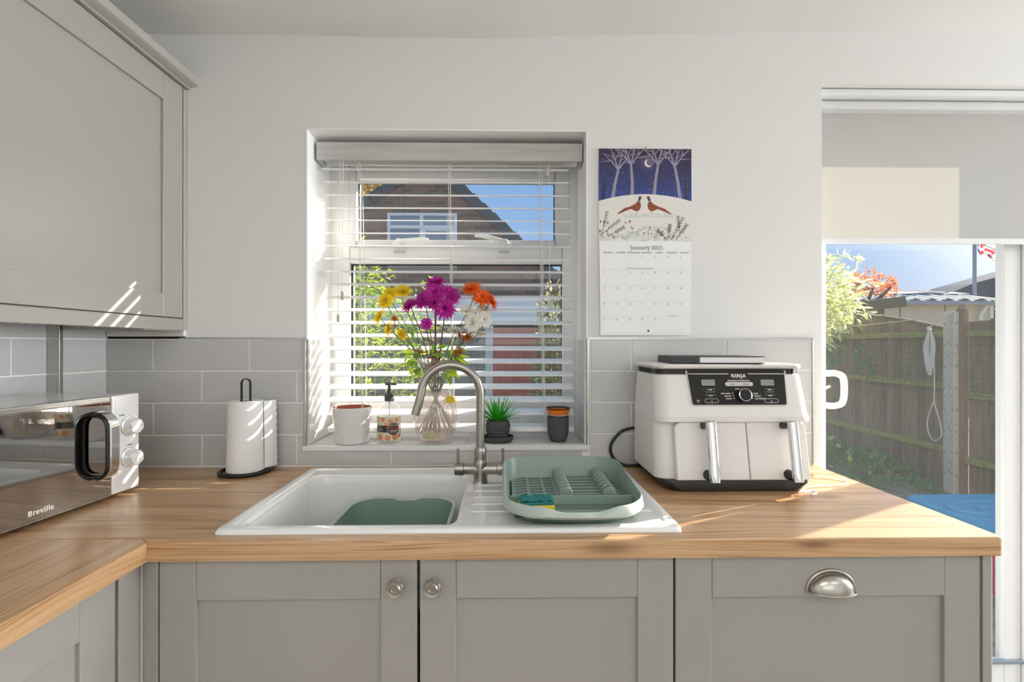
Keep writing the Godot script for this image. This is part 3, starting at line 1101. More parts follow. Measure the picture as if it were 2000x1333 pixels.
# ---------------------------------------------------------------- sink
func sink_and_tap() -> void:
	var at := Vector3(-0.108, 0.9105, 0.306)
	var s := thing("sink", "white ceramic inset sink with a deep bowl and ribbed drainer", "sink", at)
	var b := nb(at)
	var c := Vector2(-0.1085, 0.306)
	var rings := []
	# rim: up, over, and down to the recessed deck
	for q in [[0.936, 0.492, 0.014, 0.9102], [0.936, 0.492, 0.016, 0.914], [0.931, 0.487, 0.016, 0.9185], [0.922, 0.478, 0.016, 0.9205], [0.896, 0.452, 0.016, 0.9207], [0.886, 0.442, 0.018, 0.9195], [0.878, 0.434, 0.018, 0.9172]]:
		rings.push_back(rr(q[0], q[1], q[2], q[3], c))
	b.loft(rings, false, false)
	# deck round the bowl
	var bowl := [[0.448, 0.397, 0.045, 0.9172], [0.440, 0.389, 0.045, 0.9160], [0.432, 0.381, 0.045, 0.9115], [0.426, 0.375, 0.048, 0.895], [0.402, 0.352, 0.055, 0.745], [0.372, 0.322, 0.05, 0.728], [0.1, 0.1, 0.04, 0.725]]
	var bc := Vector2(-0.3185, 0.335)
	var up := Basis(Vector3(1, 0, 0), Vector3(0, 0, -1), Vector3(0, 1, 0))
	var outer := PackedVector2Array()
	for q in rr(0.878, 0.434, 0.018, 0, c):
		outer.push_back(Vector2(q.x, -q.z))
	var hole := PackedVector2Array()
	for q in rr(0.448, 0.397, 0.045, 0, bc):
		hole.push_back(Vector2(q.x, -q.z))
	var e := nb()
	e.x = Transform3D(up, Vector3(0, 0.9172, 0) - at)
	deck(e, outer, hole, 0.045)
	for i in e.p.size():
		b.p.push_back(e.p[i])
		b.t.push_back(Vector2.ZERO)
	rings = []
	for q in bowl:
		var r := rr(q[0], q[1], q[2], q[3], bc)
		rings.push_back(r)
	b.loft(rings, false, true)
	part("body", b, M["ceramic"], s, 50)
	for k in 5:
		var z := 0.245 + 0.05 * k
		part("drainer_rib", nb(at).rbox(Vector3(0.125, 0.9175, z), Vector3(0.40, 0.004, 0.007), 0.0018, 2), M["ceramic"], s)
		part("drainer_groove", nb(at).rbox(Vector3(0.125, 0.9174, z + 0.008), Vector3(0.40, 0.0008, 0.003), 0.0003), M["groove"], s)
	b = nb(at)
	b.x.origin = Vector3(-0.3185, 0.7255, 0.335) - at
	b.lathe([Vector2(0.043, 0), Vector2(0.043, 0.002), Vector2(0.036, 0.003), Vector2(0.03, 0.0005), Vector2(0.0, 0.0005)], 28)
	part("waste", b, M["chrome"], s)
	# washing-up bowl standing in it
	at = Vector3(-0.265, 0.7285, 0.345)
	var wb := thing("washing_up_bowl", "sage green plastic washing-up bowl sitting inside the white sink", "bowl", at)
	b = nb(at)
	rings = []
	var wc := Vector2(-0.262, 0.345)
	var set_ := [[0.20, 0.20, 0.04, 0.7285], [0.225, 0.225, 0.05, 0.731], [0.250, 0.255, 0.06, 0.80], [0.262, 0.268, 0.065, 0.870], [0.276, 0.282, 0.07, 0.8725], [0.277, 0.283, 0.07, 0.876], [0.270, 0.276, 0.067, 0.8775], [0.258, 0.264, 0.063, 0.874], [0.246, 0.250, 0.058, 0.80], [0.220, 0.220, 0.05, 0.736], [0.19, 0.19, 0.04, 0.7335]]
	for q in set_:
		var r := rr(q[0], q[1], q[2], q[3], wc, 8)
		if q[3] > 0.86:
			for i in r.size():
				# hand dips in the middle of the front and back edges
				if absf(r[i].z - wc.y) > 0.12:
					r[i].y -= 0.0
			r = dip(r, wc, 0.006)
		else:
			r = dip(r, wc, 0.0)
		rings.push_back(r)
	var bodyr: Array = rings.slice(0, 5)
	b.loft(bodyr, true, false)
	b.loft(rings.slice(7), false, true)
	part("body", b, mk("bowl green", "839a8d", 0.4), wb, 50)
	part("rim", nb(at).loft(rings.slice(4, 8), false, false), M["sage rim"], wb, 50)
	# mixer tap
	at = Vector3(-0.064, 0.918, 0.222)
	var t := thing("mixer_tap", "brushed nickel swan-neck mixer tap with two lever handles", "tap", at)
	b = nb()
	b.lathe([Vector2(0.0205, 0.0), Vector2(0.0205, 0.003), Vector2(0.0185, 0.006), Vector2(0.0185, 0.02), Vector2(0.019, 0.03), Vector2(0.0195, 0.05), Vector2(0.0165, 0.058), Vector2(0.0162, 0.066)], 28)
	b.x = Transform3D(Basis(Vector3(0, 0, 1), PI / 2), Vector3(0.0, 0.037, 0))
	b.lathe([Vector2(0.0150, -0.044), Vector2(0.0150, -0.018), Vector2(0.0185, -0.006), Vector2(0.0185, 0.006), Vector2(0.0150, 0.018), Vector2(0.0150, 0.044)], 28, false, false)
	part("body", b, M["brushed nickel"], t)
	for sg in [-1.0, 1.0]:
		b = nb()
		b.x = Transform3D(Basis(Vector3(0, 0, 1), PI / 2), Vector3(0.0, 0.037, 0))
		if sg > 0:
			b.lathe([Vector2(0.0162, -0.068), Vector2(0.0172, -0.066), Vector2(0.0172, -0.0455), Vector2(0.016, -0.0445)], 28)
		else:
			b.lathe([Vector2(0.016, 0.0445), Vector2(0.0172, 0.0455), Vector2(0.0172, 0.066), Vector2(0.0162, 0.068)], 28)
		var hd := part("valve_head", b, M["brushed nickel"], t)
		part("lever", nb().tube([Vector3(sg * 0.060, 0.05, 0), Vector3(sg * 0.060, 0.091, 0.0)], 0.0036, 12), M["brushed nickel"], hd)
	b = nb()
	b.lathe([Vector2(0.0165, 0.066), Vector2(0.0168, 0.068), Vector2(0.0168, 0.086), Vector2(0.0155, 0.089), Vector2(0.0145, 0.094), Vector2(0.0122, 0.096)], 28)
	part("collar", b, M["brushed nickel"], t)
	var path := [Vector3(0, 0.09, 0), Vector3(0, 0.14, 0), Vector3(0, 0.19, 0)]
	for k in 19:
		var a := PI * 0.97 * k / 18.0
		path.push_back(Vector3(-0.0775 + 0.0775 * cos(a), 0.2365 + 0.0785 * sin(a), 0.002 + 0.02 * k / 18.0))
	path.push_back(Vector3(-0.1600, 0.218, 0.023))
	path.push_back(Vector3(-0.1665, 0.196, 0.024))
	part("spout", nb().tube(path, 0.0113, 20), M["brushed nickel"], t)
	var ends := [path[-1], path[-1] + Vector3(-0.0012, -0.0042, 0.0002)]
	part("nozzle_ring", nb().tube([path[-1], path[-1] + Vector3(-0.0032, -0.0112, 0.0004)], 0.0116, 20), M["brushed nickel"], t)

static func dip(r: PackedVector3Array, c: Vector2, amount: float) -> PackedVector3Array:
	# adds points along the long sides so that an edge can sag between its corners
	var out := PackedVector3Array()
	var m := r.size()
	for i in m:
		out.push_back(r[i])
		var nx := r[(i + 1) % m]
		if r[i].distance_to(nx) > 0.05:
			for k in range(1, 12):
				var f := k / 12.0
				var q := r[i].lerp(nx, f)
				if absf(nx.x - r[i].x) > absf(nx.z - r[i].z):
					q.y -= amount * smoothstep(0.2, 0.36, f) * smoothstep(0.8, 0.64, f)
				out.push_back(q)
	return out

func deck(b: B, outer: PackedVector2Array, hole: PackedVector2Array, rad: float) -> void:
	if Geometry2D.is_polygon_clockwise(outer):
		outer.reverse()
	var lo := hole[0]
	var hi := hole[0]
	for h in hole:
		lo = lo.min(h)
		hi = hi.max(h)
	var far := 10.0
	for r in [Rect2(-far, -far, far + lo.x, 2 * far), Rect2(hi.x, -far, far, 2 * far), Rect2(lo.x, -far, hi.x - lo.x, far + lo.y), Rect2(lo.x, hi.y, hi.x - lo.x, far)]:
		var strip := PackedVector2Array([r.position, r.position + Vector2(r.size.x, 0), r.end, r.position + Vector2(0, r.size.y)])
		for piece in Geometry2D.intersect_polygons(outer, strip):
			b.flat(piece, 0.0, true)
	for corner in [Vector2(hi.x, hi.y), Vector2(hi.x, lo.y), Vector2(lo.x, lo.y), Vector2(lo.x, hi.y)]:
		var near := PackedVector2Array([corner])
		for h in hole:
			if absf(h.x - corner.x) <= rad + 0.0001 and absf(h.y - corner.y) <= rad + 0.0001:
				near.push_back(h)
		if near.size() > 3:
			b.flat(near, 0.0, true)

# ---------------------------------------------------------------- dish rack
func dish_rack() -> void:
	var at := Vector3(0.145, 0.9195, 0.40)
	var d := thing("dish_rack", "sage green plastic dish drainer rack standing on the sink drainer", "dish rack", at)
	# outlines at four heights; the rim slopes down to the front and bulges forward
	var outline := func(w: float, z0: float, z1: float, r: float, y0: float, y1: float, bulge: float) -> PackedVector3Array:
		var ring := rr(w, z1 - z0, r, 0.0, Vector2(0.145, (z0 + z1) / 2), 9)
		var out := PackedVector3Array()
		var m := ring.size()
		for i in m:
			var nx := ring[(i + 1) % m]
			var steps := 14 if ring[i].distance_to(nx) > 0.05 else 1
			for k in steps:
				var q := ring[i].lerp(nx, float(k) / steps)
				var f := clampf((q.z - z0) / (z1 - z0), 0, 1)
				var u := (q.x - 0.145) / (w / 2)
				q.z += bulge * maxf(0.0, 1.0 - u * u) * f * f
				q.y = lerpf(y0, y1, smoothstep(0.0, 1.0, f))
				out.push_back(q)
		return out
	var b := nb(at)
	var rings := [
		outline.call(0.250, 0.262, 0.500, 0.045, 0.9195, 0.9195, 0.022),
		outline.call(0.258, 0.256, 0.506, 0.048, 0.922, 0.922, 0.024),
		outline.call(0.272, 0.248, 0.518, 0.052, 0.945, 0.943, 0.026)]
	b.loft(rings, true, false)
	part("tray", b, M["sage dark"], d, 50)
	# outer shell of the rim, its top edge, and the inside wall
	b = nb(at)
	var lipy := func(ring: PackedVector3Array) -> PackedVector3Array:
		# the hand dip in the middle of the front
		for i in ring.size():
			if ring[i].z > 0.5:
				ring[i].y -= 0.0105 * smoothstep(0.085, 0.03, absf(ring[i].x - 0.15))
		return ring
	rings = [
		outline.call(0.274, 0.246, 0.520, 0.052, 0.944, 0.942, 0.027),
		outline.call(0.296, 0.238, 0.545, 0.062, 0.951, 0.944, 0.030),
		outline.call(0.300, 0.236, 0.550, 0.064, 0.966, 0.950, 0.030),
		lipy.call(outline.call(0.296, 0.237, 0.547, 0.062, 0.989, 0.965, 0.028)),
		lipy.call(outline.call(0.291, 0.239, 0.544, 0.060, 0.992, 0.968, 0.027))]
	b.loft(rings, false, false)
	part("rim", b, M["sage rim"], d, 60)
	b = nb(at)
	rings = [
		lipy.call(outline.call(0.291, 0.239, 0.544, 0.060, 0.992, 0.968, 0.027)),
		lipy.call(outline.call(0.286, 0.2415, 0.540, 0.058, 0.990, 0.9655, 0.025)),
		outline.call(0.274, 0.250, 0.515, 0.05, 0.952, 0.946, 0.02),
		outline.call(0.262, 0.256, 0.508, 0.048, 0.9400, 0.9280, 0.018)]
	b.loft(rings, false, false)
	part("inner_wall", b, M["sage plastic"], d, 60)
	# slotted draining floor: bars between the slots
	b = nb(at)
	var fy := 0.941
	b.span(Vector3(0.018, fy - 0.003, 0.25), Vector3(0.026, fy, 0.455))
	b.span(Vector3(0.053, fy - 0.003, 0.25), Vector3(0.061, fy, 0.455))
	b.span(Vector3(0.091, fy - 0.003, 0.25), Vector3(0.097, fy, 0.455))
	b.span(Vector3(0.119, fy - 0.003, 0.25), Vector3(0.129, fy, 0.455))
	b.span(Vector3(0.155, fy - 0.003, 0.25), Vector3(0.160, fy, 0.455))
	b.span(Vector3(0.220, fy - 0.003, 0.25), Vector3(0.226, fy, 0.455))
	b.span(Vector3(0.254, fy - 0.003, 0.25), Vector3(0.262, fy, 0.455))
	for k in 10:
		var z := 0.25 + 0.0228 * k
		b.span(Vector3(0.053, fy - 0.003, z), Vector3(0.275, fy - 0.0002, z + 0.0085))
		b.box(Vector3(0.038, fy - 0.0016, z + 0.004), Vector3(0.036, 0.003, 0.0065), Basis(Vector3.UP, deg_to_rad(24)))
	part("draining_floor", b, M["sage plastic"], d)
	part("tray_floor", nb(at).span(Vector3(0.022, 0.926, 0.262), Vector3(0.268, 0.928, 0.515)), M["sage dark"], d)
	# seven ribs, each with two arches that hold plates
	var rib := nb()
	for cx in [-0.0045, 0.0945]:
		var poly := PackedVector2Array()
		poly.push_back(Vector2(-0.0155, 0.0))
		for k in 11:
			var a := PI - PI * k / 10.0
			poly.push_back(Vector2(cos(a) * 0.0150, 0.0145 + sin(a) * 0.0125))
		poly.push_back(Vector2(0.0155, 0.0))
		rib.x = Transform3D(Basis.IDENTITY, Vector3(cx, 0, -0.003))
		rib.extrude(poly, 0.0005, 0.0055, 0.0018)
	rib.x = Transform3D.IDENTITY
	rib.span(Vector3(0.010, 0.001, -0.003), Vector3(0.080, 0.0065, 0.003), 0.0012)
	var rm := rib.mesh(40)
	for k in 8:
		var o := part("plate_rib", rm, M["sage plastic"], d)
		o.position = Vector3(0.1430, fy - 0.001, 0.262 + 0.0245 * k) - at
	part("partition", nb(at).span(Vector3(0.012, 0.926, 0.458), Vector3(0.281, 0.957, 0.4615), 0.001), M["sage plastic"], d)
	part("ledge", nb(at).span(Vector3(0.10, 0.926, 0.492), Vector3(0.279, 0.9375, 0.5115), 0.001), M["sage plastic"], d)
	at = Vector3(0.068, 0.939, 0.489)
	var sp := thing("sponge", "yellow sponge with a teal scouring pad in the dish rack", "sponge", at)
	sp.rotation.y = deg_to_rad(4)
	part("sponge_body", nb().rbox(Vector3(0, 0.002, 0), Vector3(0.072, 0.022, 0.046), 0.003, 2), M["sponge yellow"], sp)
	b = nb()
	var g := []
	for i in 13:
		var row := PackedVector3Array()
		for j in 9:
			row.push_back(Vector3(lerpf(-0.035, 0.035, i / 12.0), 0.0215 + rng.randf_range(-0.0022, 0.0022), lerpf(-0.0225, 0.0225, j / 8.0)))
		g.push_back(row)
	for i in 12:
		for j in 8:
			b.quad(g[i][j], g[i][j + 1], g[i + 1][j + 1], g[i + 1][j])
	var low := PackedVector3Array()
	b.span(Vector3(-0.035, 0.0125, -0.0225), Vector3(0.035, 0.0195, 0.0225), 0.002)
	part("scouring_pad", b, M["scourer"], sp, 80)

# ---------------------------------------------------------------- air fryer
func air_fryer() -> void:
	var at := Vector3(0.599, 0.9105, 0.16)
	var f := thing("air_fryer", "white two-drawer air fryer with black control panel and chrome handles", "air fryer", at)
	var W: Material = M["appliance white"]
	# body: rounded rectangles (width, depth, front z, height); the front leans back above the drawers
	var sec := func(w: float, zf: float, zb: float, y: float, r: float) -> PackedVector3Array:
		return rr(w, zf - zb, r * 0.66, y, Vector2(0.599, (zf + zb) / 2), 8)
	var b := nb(at)
	b.loft([sec.call(0.405, 0.250, 0.028, 1.0865, 0.05), sec.call(0.408, 0.276, 0.026, 1.0865, 0.05), sec.call(0.409, 0.277, 0.026, 1.089, 0.05), sec.call(0.409, 0.2765, 0.026, 1.100, 0.05), sec.call(0.406, 0.2715, 0.028, 1.1045, 0.05), sec.call(0.402, 0.257, 0.032, 1.16, 0.05), sec.call(0.396, 0.2435, 0.036, 1.2065, 0.05), sec.call(0.386, 0.236, 0.044, 1.209, 0.045)], false, true)
	part("upper_shell", b, W, f, 35)
	b = nb(at)
	b.loft([sec.call(0.36, 0.255, 0.05, 0.9375, 0.05), sec.call(0.406, 0.270, 0.026, 0.938, 0.05), sec.call(0.408, 0.272, 0.025, 0.9405, 0.05), sec.call(0.406, 0.252, 0.026, 1.0865, 0.05)], true, false)
	part("lower_shell", b, W, f, 35)
	b = nb(at)
	b.loft([sec.call(0.350, 0.280, 0.055, 0.9105, 0.06), sec.call(0.362, 0.288, 0.05, 0.9135, 0.06), sec.call(0.396, 0.288, 0.035, 0.930, 0.05), sec.call(0.398, 0.286, 0.033, 0.9385, 0.05)], true, true)
	part("base", b, M["appliance black"], f)
	# vent band and lid
	b = nb(at)
	b.loft([sec.call(0.388, 0.236, 0.042, 1.2080, 0.045), sec.call(0.390, 0.236, 0.041, 1.2235, 0.045)], false, false)
	part("vent_band", b, M["appliance black"], f)
	b = nb(at)
	for k in 34:
		var xv := lerpf(0.428, 0.770, k / 33.0)
		if xv < 0.474 or xv > 0.740:
			b.span(Vector3(xv - 0.0012, 1.2095, 0.230), Vector3(xv + 0.0012, 1.2225, 0.2378))
	for k in 14:
		b.span(Vector3(0.4035, 1.2095, 0.075 + 0.009 * k - 0.001), Vector3(0.409, 1.2225, 0.075 + 0.009 * k + 0.001))
	part("vent_fin", b, M["charcoal"], f).set_meta("kind", "stuff")
	b = nb(at)
	b.loft([sec.call(0.398, 0.242, 0.036, 1.2225, 0.05), sec.call(0.404, 0.246, 0.033, 1.2245, 0.05), sec.call(0.404, 0.246, 0.033, 1.230, 0.05), sec.call(0.398, 0.242, 0.036, 1.2345, 0.05), sec.call(0.34, 0.21, 0.07, 1.2355, 0.05)], true, true)
	part("lid", b, W, f)
	part("chrome_band", nb(at).loft([sec.call(0.4046, 0.2464, 0.0327, 1.2242, 0.05), sec.call(0.4046, 0.2464, 0.0327, 1.2288, 0.05)], false, false), M["satin nickel"], f)
	# drawers
	var slope := Basis(Vector3.RIGHT, -atan(0.026 / 0.146))
	for k in 2:
		b = nb()
		var w: float = [0.186, 0.154][k]
		var poly := PackedVector2Array([Vector2(-w / 2, 0), Vector2(w / 2, 0)])
		if k == 1:
			for i in 6:
				var a := PI / 2 * i / 5.0
				poly.push_back(Vector2(w / 2 - 0.018 + 0.018 * cos(a), 0.146 - 0.018 + 0.018 * sin(a)))
			poly.push_back(Vector2(-w / 2, 0.146))
		else:
			poly.push_back(Vector2(w / 2, 0.146))
			for i in 6:
				var a := PI / 2 + PI / 2 * i / 5.0
				poly.push_back(Vector2(-w / 2 + 0.018 + 0.018 * cos(a), 0.146 - 0.018 + 0.018 * sin(a)))
		b.extrude(poly, -0.05, 0.010, 0.002)
		var dr := part("drawer", b, W, f)
		dr.basis = slope
		dr.position = Vector3([0.5325, 0.7045][k], 0.9405, 0.287) - at
		# handle: black arms carrying a leaning chrome bar
		var hx: float = [-0.013, 0.022][k]
		b = nb()
		b.rbox(Vector3(hx - 0.001, 0.1365, 0.026), Vector3(0.0245, 0.016, 0.046), 0.005, 2)
		part("handle_arm", b, M["appliance black"], dr)
		b = nb()
		b.tube([Vector3(hx - 0.002, 0.014, 0.004), Vector3(hx - 0.001, 0.011, 0.024), Vector3(hx, 0.006, 0.042)], [0.0135, 0.012, 0.010], 16)
		part("handle_arm", b, M["appliance black"], dr)
		b = nb()
		var bar := []
		for q in [[0.146, 0.0125, 0.009], [0.144, 0.0135, 0.010], [0.02, 0.0135, 0.0105], [-0.002, 0.0125, 0.0105]]:
			var ring := PackedVector3Array()
			for j in 24:
				var a := TAU * j / 24
				ring.push_back(Vector3(hx + q[1] * cos(a), q[0], 0.047 + q[2] * sin(a)))
			bar.push_back(ring)
		b.loft(bar)
		part("handle_bar", b, M["chrome"], dr)
		part("handle_cap", nb().loft([lift(bar[0], 0.0002), shrink(bar[0], 0.86, 0.0012)], false, true), M["appliance black"], dr)
	# control panel on the leaning face
	var pn := Node3D.new()
	pn.name = "control_panel"
	f.add_child(pn)
	var lean := atan((0.2715 - 0.2415) / (1.214 - 1.1045))
	pn.basis = Basis(Vector3.RIGHT, -lean)
	pn.position = Vector3(0.6135, 1.127, 0.2658) - at
	b = nb()
	b.extrude(PackedVector2Array([Vector2(-0.1275, 0.008), Vector2(-0.1255, 0.002), Vector2(-0.120, -0.001), Vector2(0.120, -0.001), Vector2(0.1255, 0.002), Vector2(0.1275, 0.008), Vector2(0.134, 0.094), Vector2(-0.134, 0.094)]), -0.004, 0.0008, 0.0003)
	part("bezel", b, M["button grey"], pn)
	b = nb()
	b.extrude(PackedVector2Array([Vector2(-0.1235, 0.009), Vector2(-0.1225, 0.005), Vector2(-0.1185, 0.003), Vector2(0.1185, 0.003), Vector2(0.1225, 0.005), Vector2(0.1235, 0.009), Vector2(0.1295, 0.094), Vector2(-0.1295, 0.094)]), 0.0, 0.0022, 0.0006)
	part("fascia", b, M["panel black"], pn)
	var z := 0.0024
	b = nb()
	b.text("NINJA", Transform3D(Basis.IDENTITY, Vector3(0.005, 0.0795, z)), 0.0135, "Droid Sans", 700)
	part("logo", b, M["print white"], pn)
	b = nb()
	b.span(Vector3(-0.1275, 0.0840, z - 0.0005), Vector3(-0.021, 0.0856, z))
	b.span(Vector3(0.031, 0.0840, z - 0.0005), Vector3(0.1275, 0.0856, z))
	part("stripe", b, M["print white"], pn)
	part("button", nb().extrude(rrect2(0.074, 0.011, 0.0054, Vector2(0.004, 0.0575)), 0.001, 0.0036, 0.0006), M["button grey"], pn)
	b = nb()
	b.text("SYNC", Transform3D(Basis.IDENTITY, Vector3(-0.014, 0.0565, 0.0037)), 0.0038, "Droid Sans", 700)
	b.text("MATCH", Transform3D(Basis.IDENTITY, Vector3(0.022, 0.0565, 0.0037)), 0.0038, "Droid Sans", 700)
	b.span(Vector3(0.0037, 0.0555, 0.0034), Vector3(0.0042, 0.0595, 0.0037))
	part("lettering", b, M["charcoal"], pn)
	for sx in [-1, 1]:
		var cx: float = -0.074 if sx < 0 else 0.083
		part("display", nb().extrude(rrect2(0.0355, 0.0165, 0.002, Vector2(cx - 0.003, 0.0615)), 0.001, 0.0026, 0.0003), M["lcd"], pn)
		b = nb()
		b.text("TIME", Transform3D(Basis.IDENTITY, Vector3(cx, 0.0425, z)), 0.0042, "Droid Sans", 700)
		b.text("TEMP", Transform3D(Basis.IDENTITY, Vector3(cx, 0.0270, z)), 0.0042, "Droid Sans", 700)
		for yy in [0.0443, 0.0288]:
			for dd in [-1, 1]:
				var o := Vector3(cx + dd * 0.0105, yy, z)
				b.tube([o + Vector3(-0.002, -0.0008 * dd, 0), o + Vector3(0, 0.0010 * dd, 0), o + Vector3(0.002, -0.0008 * dd, 0)], 0.0003, 4)
		b.span(Vector3(cx - 0.013, 0.0362, z - 0.0003), Vector3(cx + 0.013, 0.0366, z))
		b.text("1" if sx < 0 else "2", Transform3D(Basis.IDENTITY, Vector3(cx + 0.001, 0.0112, z)), 0.0068, "Droid Sans", 700)
		var oval := []
		for q in rrect2(0.035, 0.0105, 0.0051, Vector2(cx + 0.001, 0.0135), 6):
			oval.push_back(Vector3(q.x, q.y, z))
		b.tube(oval, 0.00045, 4, true)
		part("lettering", b, M["print white"], pn)
	b = nb()
	b.text("DUALZONE TECHNOLOGY", Transform3D(Basis.IDENTITY, Vector3(0.004, 0.0668, z)), 0.0036, "Droid Sans", 700)
	var names := [["MAX CRISP", "AIR FRY", "ROAST"], ["BAKE", "REHEAT", "DEHYDRATE"]]
	for i in 3:
		var yy := 0.0335 - 0.0068 * i
		b.text(names[0][i], Transform3D(Basis.IDENTITY, Vector3(-0.0215 + 0.001 * i, yy - 0.0013, z)), 0.0038, "Droid Sans", 700, 2)
		b.text(names[1][i], Transform3D(Basis.IDENTITY, Vector3(0.0395 + 0.001 * i, yy - 0.0013, z)), 0.0038, "Droid Sans", 700, 0)
		b.span(Vector3(-0.0185 + 0.001 * i, yy - 0.0006, z - 0.0003), Vector3(-0.0128 + 0.001 * i, yy + 0.0006, z))
		b.span(Vector3(0.0325, yy - 0.0006, z - 0.0003), Vector3(0.0372, yy + 0.0006, z))
	b.text("START", Transform3D(Basis.IDENTITY, Vector3(-0.001, 0.0442, z)), 0.003, "Droid Sans", 700)
	part("lettering", b, M["print white"], pn)
	b = nb()
	b.x = Transform3D(Basis(Vector3.RIGHT, PI / 2), Vector3(0.010, 0.0265, 0.0))
	b.lathe([Vector2(0.0185, 0.002), Vector2(0.0185, 0.004), Vector2(0.0165, 0.005), Vector2(0.0160, 0.016), Vector2(0.0150, 0.0175), Vector2(0.0, 0.0175)], 32)
	var kn := part("knob", b, M["panel black"], pn)
	b = nb()
	var ring := []
	for j in 32:
		ring.push_back(Vector3(0.010 + 0.0160 * cos(TAU * j / 32), 0.0265 + 0.0160 * sin(TAU * j / 32), 0.0172))
	b.tube(ring, 0.0010, 6, true)
	part("knob_ring", b, M["chrome"], kn)
	b = nb()
	ring = []
	for j in 24:
		ring.push_back(Vector3(-0.1085 + 0.0062 * cos(TAU * j / 24), 0.0125 + 0.0062 * sin(TAU * j / 24), z))
	b.tube(ring, 0.0005, 5, true)
	part("power_ring", b, M["red ring"], pn)
	b = nb()
	ring = []
	for j in 16:
		ring.push_back(Vector3(-0.1085 + 0.0026 * cos(TAU * j / 16), 0.0125 + 0.0026 * sin(TAU * j / 16), z))
	b.tube(ring, 0.0005, 5, true)
	b.span(Vector3(-0.1089, 0.0122, z - 0.0003), Vector3(-0.1081, 0.0148, z + 0.0002))
	part("power_mark", b, M["print white"], pn)
	# power cord at its left
	at = Vector3(0.37, 0.9105, 0.03)
	b = nb(at)
	b.tube(spline([Vector3(0.43, 1.030, 0.026), Vector3(0.405, 1.029, 0.022), Vector3(0.365, 1.018, 0.021), Vector3(0.335, 0.985, 0.022), Vector3(0.330, 0.955, 0.023), Vector3(0.345, 0.928, 0.025), Vector3(0.372, 0.9150, 0.03), Vector3(0.41, 0.9150, 0.035), Vector3(0.45, 0.9150, 0.045)], 7), 0.0045, 10)
	solo("power_cord", b, M["soft black"], "thick black power cord looping out behind the white air fryer", "cord", at)
	# the thin folder on the lid
	at = Vector3(0.577, 1.2358, 0.15)
	var fo := thing("folder", "thin black folder of papers lying on the air fryer lid", "folder", at)
	fo.rotation.y = deg_to_rad(-6)
	part("cover", nb().span(Vector3(-0.118, 0.0, -0.085), Vector3(0.122, 0.0025, 0.085), 0.001), M["soft black"], fo)
	part("cover", nb().span(Vector3(-0.118, 0.0178, -0.085), Vector3(0.122, 0.0200, 0.085), 0.001), M["soft black"], fo)
	part("spine", nb().span(Vector3(-0.120, 0.0, -0.085), Vector3(-0.045, 0.0196, 0.086), 0.002), mk("folder cloth", "3c3d3f", 0.6), fo)
	part("pages", nb().span(Vector3(-0.044, 0.0026, -0.082), Vector3(0.118, 0.0177, 0.082)), M["paper"], fo)
	# white charging cable
	at = Vector3(0.85, 0.9105, 0.21)
	var cb := thing("charging_cable", "thin white charging cable looping on the worktop beside air fryer", "cable", at)
	b = nb(at)
	b.tube(spline([Vector3(0.884, 0.9150, 0.155), Vector3(0.905, 0.9135, 0.168), Vector3(0.938, 0.9130, 0.200), Vector3(0.945, 0.9130, 0.176), Vector3(0.940, 0.9130, 0.205), Vector3(0.900, 0.9130, 0.240), Vector3(0.850, 0.9130, 0.250), Vector3(0.795, 0.9130, 0.262), Vector3(0.752, 0.9135, 0.300)], 7), 0.0017, 8)
	part("lead", b, M["paper"], cb)
	part("plug", nb(at).rbox(Vector3(0.876, 0.9170, 0.150), Vector3(0.017, 0.0075, 0.011), 0.001, 1, Basis(Vector3.UP, 0.4)), mk("plug tan", "b98a5c", 0.4, 0.4), cb)
	b = nb(at)
	b.tube(spline([Vector3(0.735, 0.9160, 0.318), Vector3(0.755, 0.9190, 0.318), Vector3(0.775, 0.9190, 0.310), Vector3(0.780, 0.9145, 0.318), Vector3(0.765, 0.9140, 0.325)], 5), [0.0026, 0.003, 0.0026], 8)
	part("connector", b, M["paper"], cb)

static func lift(r: PackedVector3Array, dy: float) -> PackedVector3Array:
	var out := PackedVector3Array()
	for q in r:
		out.push_back(q + Vector3(0, dy, 0))
	return out

static func shrink(r: PackedVector3Array, s: float, dy: float) -> PackedVector3Array:
	var c := Vector3.ZERO
	for q in r:
		c += q / r.size()
	var out := PackedVector3Array()
	for q in r:
		out.push_back(c + (q - c) * s + Vector3(0, dy, 0))
	return out

